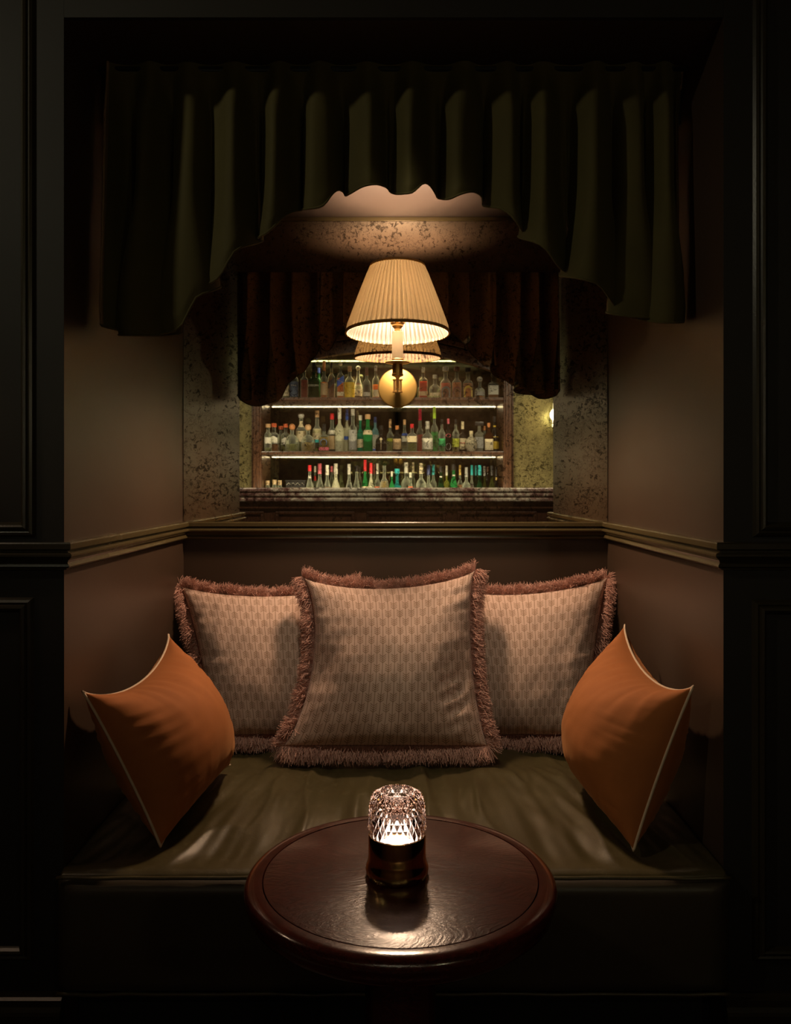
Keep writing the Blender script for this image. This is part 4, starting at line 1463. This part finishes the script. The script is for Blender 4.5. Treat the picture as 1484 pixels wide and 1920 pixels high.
B = []   # shelf, px, width, top_py, V, shape, glass, liquid, fill, cap, labels, description, extra
T, Mi, Lo = 'top', 'middle', 'lowest'
B += [
    (T, 536, 14, 690, 6.60, 'std', 'clear', 'pale', .5, ('black', ''), [('cream', .1, .5, 'band')], 'bottle with a cream label half hidden by the valance', None),
    (T, 552, 17, 684, 6.62, 'std', 'clear', None, 0, ('black', ''), [('slate', .08, .58, 'band')], 'clear bottle with a large navy label', text_on('ISLAY', .018, .45, 'white')),
    (T, 571, 17, 687, 6.60, 'square', 'clear', 'red', .66, ('clear', ''), None, 'square decanter of red liquor', None),
    (T, 589, 20, 679, 6.58, 'std', 'dgreen', None, 0, ('black', 'long'), None, 'dark green bottle with white lettering', text_on('ARDBEG', .022, .44, 'white')),
    (T, 598, 12, 690, 6.78, 'slim', 'dgreen', None, 0, ('navy', ''), None, 'dark green slim bottle tucked behind', None),
    (T, 608, 15, 677, 6.60, 'std', 'clear', 'amber', .55, ('copper', 'long'), [('tan', .12, .52, 'band')], 'copper-capped whisky bottle with a tan label', None),
    (T, 622, 15, 679, 6.60, 'square', 'clear', 'brown', .62, ('black', ''), [('black', .40, .60, 'slant')], 'square whisky bottle with a slanted black label', None),
    (T, 639, 16, 674, 6.58, 'square', 'clear', 'amber', .62, ('cream', 'ball'), [('blue', .42, .62, 'slant'), ('cream', .08, .20, 'front')], 'square whisky bottle with a slanted blue label', text_on('Johnnie Walker', .011, .52, 'white', rot=radians(24))),
    (T, 656, 19, 687, 6.60, 'std', 'clear', 'pale', .55, ('cork', ''), [('yellow', .06, .58, 'band')], 'bottle with a tall yellow label', None),
    (T, 672, 17, 683, 6.66, 'slope', 'clear', 'brown', .55, ('clear', 'ball'), [('cream', .12, .50, 'front')], 'sloping decanter with a long cream label', None),
    (T, 688, 16, 689, 6.58, 'std', 'clear', 'dark', .55, ('brown', 'long'), [('silver', .10, .26, 'front')], 'dark bottle with a small silver label', None),
    (T, 705, 14, 686, 6.62, 'std', 'clear', 'amber', .50, ('silver', ''), [('cream', .08, .32, 'front')], 'amber bottle beside the sconce plate', None),
    (T, 794, 20, 689, 6.62, 'square', 'clear', 'red', .64, ('clear', ''), [('tan', .12, .28, 'front')], 'square decanter of reddish liquor', None),
    (T, 816, 23, 703, 6.58, 'squat', 'clear', 'white', .12, ('clear', ''), [('cream', .10, .26, 'front')], 'empty-looking squat decanter with a low cream label', None),
    (T, 836, 21, 688, 6.58, 'tall', 'clear', 'red', .56, ('silver', 'flat'), [('slate', .02, .44, 'arch')], 'dark rum bottle with an arched blue label', None),
    (T, 857, 19, 688, 6.60, 'tall', 'clear', 'amber', .58, ('brown', 'flat'), [('maroon', .02, .44, 'arch')], 'rum bottle with an arched maroon label', None),
    (T, 878, 20, 690, 6.60, 'tall', 'clear', 'amber', .58, ('black', 'flat'), [('yellow', .04, .48, 'arch')], 'rum bottle with an arched yellow label', None),
    (T, 900, 21, 710, 6.58, 'squat', 'clear', 'amber', .16, ('white', 'ball'), [('grey', .18, .60, 'front')], 'short clear bottle with a grey label', None),
    (T, 926, 25, 700, 6.60, 'flask', 'clear', 'amber', .36, ('black', 'ball'), [('white', .20, .62, 'front')], 'broad flask with a white label and round black stopper', None),
    (Mi, 503, 15, 795, 6.50, 'slim', 'clear', 'pale', .15, ('cork', 'flat'), [('white', .32, .58, 'front')], 'clear bottle with a natural cork, against the cabinet side', None),
    (Mi, 514, 24, 794, 6.57, 'square', 'clear', 'amber', .30, ('orange', 'flat'), [('white', .33, .64, 'pent')], 'square amber bottle with a white pointed label', None),
    (Mi, 527, 13, 799, 6.80, 'slim', 'clear', None, 0, ('orange', 'flat'), None, 'clear bottle with a red-orange cap, peeping from the back', None),
    (Mi, 536, 21, 795, 6.68, 'square', 'clear', 'pale', .28, ('orange', 'flat'), [('white', .30, .60, 'pent')], 'square clear bottle with an orange cap and white label', None),
    (Mi, 548, 28, 798, 6.56, 'dome', 'clear', 'pale', .34, ('copper', 'ball'), None, 'dome-shouldered bottle of pale green spirit with round cork', None),
    (Mi, 565, 22, 773, 6.66, 'std', 'clear', 'white', .30, ('silver', 'ball'), [('cream', .30, .62, 'front'), ('cream', .74, .92, 'front')], 'tall bottle with a sculpted head stopper', None),
    (Mi, 578, 28, 799, 6.56, 'dome', 'clear', 'gold', .42, ('cork', 'ball'), None, 'dome-shouldered bottle of golden spirit with round cork', None),
    (Mi, 595, 19, 770, 6.66, 'tall', 'clear', 'pale', .10, ('cork', ''), [('cream', .34, .64, 'band'), ('turquoise', .26, .34, 'band')], 'clear bottle with a cream and teal label', None),
    (Mi, 608, 23, 795, 6.57, 'flask', 'clear', 'gold', .66, ('black', 'long'), [('pink', .06, .20, 'front')], 'square golden bottle with a horseshoe emblem', horseshoe),
    (Mi, 623, 18, 775, 6.66, 'tall', 'clear', 'brown', .20, ('red', ''), [('white', .52, .64, 'band'), ('tan', .08, .48, 'band')], 'red-capped bottle in a tan paper sleeve', None),
    (Mi, 637, 18, 764, 6.58, 'std', 'frost', None, 0, ('white', 'long'), None, 'tall frosted white vodka bottle', None),
    (Mi, 651, 15, 767, 6.68, 'std', 'frost', None, 0, ('blue', 'long'), [('blue', .36, .46, 'front')], 'frosted bottle with a blue neck wrap', None),
    (Mi, 662, 17, 767, 6.58, 'tall', 'clear', 'white', .10, ('silver', ''), [('grey', .05, .58, 'front')], 'tall clear bottle with a dark centre', None),
    (Mi, 670, 9, 770, 6.80, 'slim', 'clear', None, 0, ('cream', 'long'), None, 'thin clear bottle standing behind the tall one', None),
    (Mi, 676, 12, 779, 6.60, 'tall', 'emerald', None, 0, ('white', 'flat'), [('cream', .13, .40, 'band')], 'emerald green bottle with a low white label', None),
    (Mi, 690, 19, 777, 6.58, 'tall', 'green', 'grass', .45, ('cork', 'flat'), [('cream', .52, .66, 'band')], 'fluted green gin bottle with a cork', None),
    (Mi, 704, 15, 782, 6.64, 'std', 'blue', None, 0, ('navy', ''), [('blue', .05, .10, 'band'), ('silver', .10, .56, 'front')], 'pale blue gin bottle with a navy cap', None),
    (Mi, 715, 22, 798, 6.57, 'squat', 'black', None, 0, ('black', ''), [('cream', .08, .62, 'diamond')], 'black apothecary bottle with a diamond label', text_on("HENDRICK'S", .013, .36, 'black')),
    (Mi, 732, 14, 786, 6.60, 'std', 'clear', 'pale', .40, ('cork', 'long'), [('olive', .40, .52, 'front')], 'slender pale bottle with a long cork top', None),
    (Mi, 745, 18, 798, 6.58, 'std', 'black', None, 0, ('copper', ''), [('tan', .10, .56, 'front')], 'small dark bottle with a square tan label', None),
    (Mi, 759, 13, 787, 6.62, 'tall', 'clear', 'white', .12, ('cork', ''), [('blue', .58, .66, 'band'), ('white', .36, .56, 'band')], 'clear gin bottle with a blue collar and cork', None),
    (Mi, 773, 22, 795, 6.58, 'square', 'clear', 'pale', .34, ('red', ''), [('cream', .38, .64, 'front')], 'wide clear gin bottle with a red cap', None),
    (Mi, 788, 15, 767, 6.72, 'tall', 'clear', 'scarlet', .52, ('magenta', 'long'), None, 'tall bottle with crimson neck and red contents', None),
    (Mi, 802, 21, 790, 6.57, 'std', 'clear', 'pale', .16, ('silver', 'long'), [('white', .10, .56, 'band')], 'silver-capped bottle with a broad white label', None),
    (Mi, 815, 16, 763, 6.64, 'std', 'clear', 'lime', .56, ('lime', 'long'), None, 'tall bright green liqueur bottle with vertical lettering', text_on('FEBBIOI', .026, .30, 'dgreen' if False else 'black', rot=radians(90))),
    (Mi, 829, 14, 786, 6.58, 'std', 'clear', 'olive' if False else 'grass', .20, ('black', ''), [('green', .20, .46, 'band')], 'herbal liqueur bottle with a green label', None),
    (Mi, 841, 12, 785, 6.60, 'std', 'black', None, 0, ('pink', ''), [('grey', .06, .30, 'disc'), ('pink', .50, .62, 'disc')], 'black bottle with a pink seal and round grey label', None),
    (Mi, 855, 14, 786, 6.58, 'std', 'clear', 'gold', .20, ('black', ''), [('olive', .16, .46, 'band')], 'herbal liqueur bottle with a yellow-green label', None),
    (Mi, 868, 15, 790, 6.60, 'std', 'black', None, 0, ('cream', 'long'), [('cream', .10, .56, 'band')], 'black vermouth bottle with a cream label lettered in red', text_on('MARTINI', .014, .36, 'red')),
    (Mi, 884, 24, 808, 6.56, 'round', 'silver', None, 0, ('cream', ''), None, 'round silvery flask with a cream cap', None),
    (Mi, 899, 21, 791, 6.62, 'square', 'grey', None, 0, ('black', 'wide'), [('grey', .14, .56, 'front')], 'grey square bottle with a wide black cap', None),
    (Mi, 909, 9, 799, 6.80, 'slim', 'clear', None, 0, ('copper', ''), None, 'narrow bottle with a copper cap behind the others', None),
    (Mi, 917, 19, 793, 6.57, 'square', 'brown', None, 0, ('copper', ''), [('cream', .06, .50, 'front')], 'square brown bottle with a white label', None),
    (Mi, 928, 18, 781, 6.66, 'slope', 'black', None, 0, ('black', ''), [('yellow', .10, .50, 'front'), ('yellow', .80, .86, 'band')], 'dark bottle with a yellow label', None),
    (Lo, 581, 18, 872, 6.60, 'slope', 'clear', 'pale', .5, ('red', ''), [('white', .76, .84, 'band'), ('cream', .05, .3, 'band')], 'clear bottle with a red and white neck band', None),
    (Lo, 591, 11, 874, 6.80, 'slope', 'clear', 'pale', .5, ('white', ''), [('red', .70, .84, 'band')], 'clear bottle with a red neck band, behind', None),
    (Lo, 600, 20, 869, 6.60, 'slope', 'clear', 'white', .4, ('pink', 'long'), [('cream', .05, .3, 'band')], 'clear bottle with a pale pink cap', None),
    (Lo, 614, 18, 872, 6.60, 'slope', 'clear', 'amber', .55, ('white', 'long'), None, 'bottle of red-brown vermouth with a striped white cap', None),
    (Lo, 622, 9, 874, 6.80, 'slim', 'clear', None, 0, ('pink', ''), None, 'narrow bottle behind the striped white cap', None),
    (Lo, 630, 21, 869, 6.60, 'slope', 'frost', 'cream', .5, ('white', 'long'), None, 'cream-coloured bottle with a white cap', None),
    (Lo, 655, 17, 870, 6.60, 'slope', 'clear', 'dark', .62, ('silver', 'long'), [('grey', .1, .34, 'band')], 'silver-capped bottle with dark contents', None),
    (Lo, 669, 17, 873, 6.60, 'slope', 'clear', 'white', .3, ('black', ''), [('cream', .1, .4, 'band')], 'black-capped clear bottle', None),
    (Lo, 675, 8, 875, 6.80, 'slim', 'clear', None, 0, ('black', ''), None, 'thin black-capped bottle at the back', None),
    (Lo, 685, 16, 862, 6.62, 'slope', 'green', 'grass', .6, ('red', 'long'), [('cream', .2, .5, 'band')], 'green bottle with a tall red cap', text_on('CAMPARI', .013, .44, 'red')),
    (Lo, 696, 15, 868, 6.60, 'slope', 'frost', None, 0, ('red', 'long'), None, 'frosted bottle with a red cap', None),
    (Lo, 702, 7, 870, 6.80, 'slim', 'clear', None, 0, ('maroon', 'long'), None, 'thin bottle with a dark red cap behind the frosted one', None),
    (Lo, 708, 12, 869, 6.60, 'std', 'clear', 'white', .5, ('white', 'long'), [('orange', .46, .54, 'band')], 'clear bottle with an orange label stripe', None),
    (Lo, 721, 19, 873, 6.60, 'squat', 'clear', 'gold', .60, None, None, 'open-necked glass carafe of golden spirit', None),
    (Lo, 735, 10, 884, 6.58, 'std', 'green', 'grass', .6, ('white', ''), None, 'small green bottle', None),
    (Lo, 745, 19, 879, 6.58, 'squat', 'teal', None, 0, ('turquoise', 'flat'), None, 'fluted teal bottle', None),
    (Lo, 762, 20, 867, 6.62, 'std', 'clear', 'white', .4, ('blue' if False else 'white', 'long'), None, 'big clear bottle with a white cap', None),
    (Lo, 770, 15, 886, 6.56, 'slope', 'clear', 'white', .3, ('clear', ''), [('orange', .52, .64, 'band')], 'short sloping bottle with an orange label', None),
    (Lo, 775, 9, 867, 6.80, 'slim', 'clear', None, 0, ('cream', 'long'), None, 'thin clear bottle with a cream cap at the back', None),
    (Lo, 790, 20, 868, 6.60, 'std', 'clear', 'pale', .5, ('yellow' if False else 'cream', 'long'), [('slate', .1, .4, 'front')], 'clear bottle with a yellowish neck wrap', None),
    (Lo, 804, 18, 872, 6.60, 'squat', 'clear', 'scarlet', .46, ('navy', 'long'), [('navy', .1, .36, 'band')], 'red liqueur bottle with a navy cap', None),
    (Lo, 813, 14, 871, 6.64, 'std', 'clear', 'white', .3, ('turquoise', 'long'), [('turquoise', .1, .4, 'band')], 'clear bottle with a turquoise cap', None),
    (Lo, 827, 16, 874, 6.58, 'slope', 'dgreen', 'dark', .6, ('black', ''), [('white', .80, .84, 'band'), ('turquoise', .12, .36, 'disc', .6)], 'dark bottle with a white collar', None),
    (Lo, 838, 12, 873, 6.66, 'std', 'yellowgreen', 'pale', .5, ('white', 'long'), None, 'yellow-green bottle with a white neck wrap', None),
    (Lo, 851, 19, 870, 6.58, 'slope', 'green', 'grass', .5, ('black', ''), [('black', .05, .42, 'band'), ('white', .80, .84, 'band'), ('turquoise', .16, .36, 'disc', .6)], 'bright green bottle with a dark label', None),
    (Lo, 863, 12, 872, 6.64, 'std', 'clear', 'amber', .62, ('gold', 'long'), [('cream', .1, .45, 'band')], 'amber bottle with a gold and red cap', None),
    (Lo, 875, 16, 876, 6.60, 'std', 'clear', 'white', .3, ('grey', 'long'), [('grey', .2, .44, 'diamond')], 'clear bottle with a grey cap', None),
    (Lo, 885, 12, 872, 6.62, 'slope', 'clear', 'maroon', .66, ('turquoise', 'long'), None, 'maroon bottle with a turquoise cap', None),
    (Lo, 893, 8, 873, 6.80, 'slim', 'dgreen', None, 0, ('turquoise', 'long'), None, 'thin dark bottle with a turquoise cap at the back', None),
    (Lo, 900, 18, 872, 6.58, 'slope', 'dgreen', None, 0, ('turquoise', 'long'), [('tan', .14, .4, 'front')], 'dark green bottle with a turquoise cap', None),
    (Lo, 909, 12, 874, 6.66, 'slope', 'olive', None, 0, ('grey', 'long'), None, 'olive bottle with a grey cap', None),
    (Lo, 915, 10, 875, 6.80, 'slim', 'black', None, 0, ('brown', ''), None, 'black bottle with a brown cap at the back', None),
    (Lo, 923, 18, 873, 6.58, 'slope', 'olive', None, 0, ('black', 'long'), [('pink', .2, .46, 'band')], 'olive bottle with a pink and cream label', None),
    (Lo, 931, 12, 875, 6.60, 'slope', 'black', None, 0, ('black', 'long'), [('gold', .80, .9, 'front')], 'black bottle with a gold emblem, against the right cabinet side', None),
]
ZS = {T: Z1, Mi: Z2, Lo: Z0}
GR = {T: 'spirit bottles on the top shelf of the back bar', Mi: 'spirit bottles on the middle shelf of the back bar', Lo: 'spirit bottles on the lowest shelf of the back bar'}
# slide bottles back or forth on their shelf until none touches its neighbours
Vs = [b[4] for b in B]
Vs_ = lambda i: (B[i][1] - CX) * Vs[i] / F_PX
Rad = [b[2] * 0.5 * b[4] / F_PX * 1.0 + 0.0015 for b in B]
for it in range(300):
    moved = False
    for i in range(len(B)):
        for j in range(i + 1, min(i + 5, len(B))):
            if B[i][0] != B[j][0]: continue
            dx, dy = Vs_(j) - Vs_(i), Vs[j] - Vs[i]
            need = Rad[i] + Rad[j]
            if dx * dx + dy * dy < need * need:
                push = (sqrt(max(0, need * need - dx * dx)) - abs(dy)) / 2 + 0.001
                sg = 1 if dy >= 0 else -1
                Vs[i] = min(6.84, max(6.50, Vs[i] - sg * push)); Vs[j] = min(6.84, max(6.50, Vs[j] + sg * push))
                moved = True
    if not moved: break
B = [b[:4] + (Vs[i],) + b[5:] for i, b in enumerate(B)]
for (sh_, px, w, tpy, V, s, glass, liq, fill, cap, lab, desc, ex) in B:
    z = ZS[sh_]
    x = (px - CX) * V / F_PX
    ztop = CAM_Z + (CY - tpy) * V / F_PX
    bottle(x, YY - V, z, ztop - z, w * 0.5 * V / F_PX * 0.95, s, glass, liq, fill, cap, lab, '%s, %s bar shelf' % (desc, sh_), GR[sh_], ex)
for px, tpy, d in ((502, 901, 'glass jar with gold lid at the left end of the lowest bar shelf'), (515, 899.5, 'glass jar with gold lid, taller of the pair on the lowest bar shelf'), (525, 900.5, 'glass jar with gold lid beside the black tray, lowest bar shelf')):
    V = 6.6
    z = Z0
    bottle((px - CX) * V / F_PX, YY - V, z, CAM_Z + (CY - tpy) * V / F_PX - z, 0.0195, 'jar', 'clear', 'cream', .7, ('tan', ''), None, 'small ' + d, 'small jars on the lowest shelf', cat='jar')
# black tray with a silver zigzag
V = 6.6
xa, xb = mv(537, 0, V).x, mv(573, 0, V).x
zc = mv(0, 900, V).z
tr = empty('bar_tray', ((xa + xb) / 2, YY - V, Z0))
tag(tr, 'black bar tray with a silver zigzag on its side, lowest bar shelf', 'tray')
child(mbox('tray_box', M['black'], xa, xb, YY - V - 0.06, YY - V + 0.03, Z0 + 0.0005, zc - 0.012, 0.004), tr)
child(mbox('tray_lid', M['black'], xa - 0.004, xb + 0.004, YY - V - 0.064, YY - V + 0.034, zc - 0.012, zc, 0.003), tr)
bm = bmesh.new()
pts = []
for k in range(9):
    pts.append((lerp(xa + 0.006, xb - 0.006, k / 8), YY - V + 0.032, zc - (0.022 if k % 2 else 0.040)))
tube(bm, pts, 0.0016, 6)
child(finish(bm, 'zigzag', CM['silver']), tr)
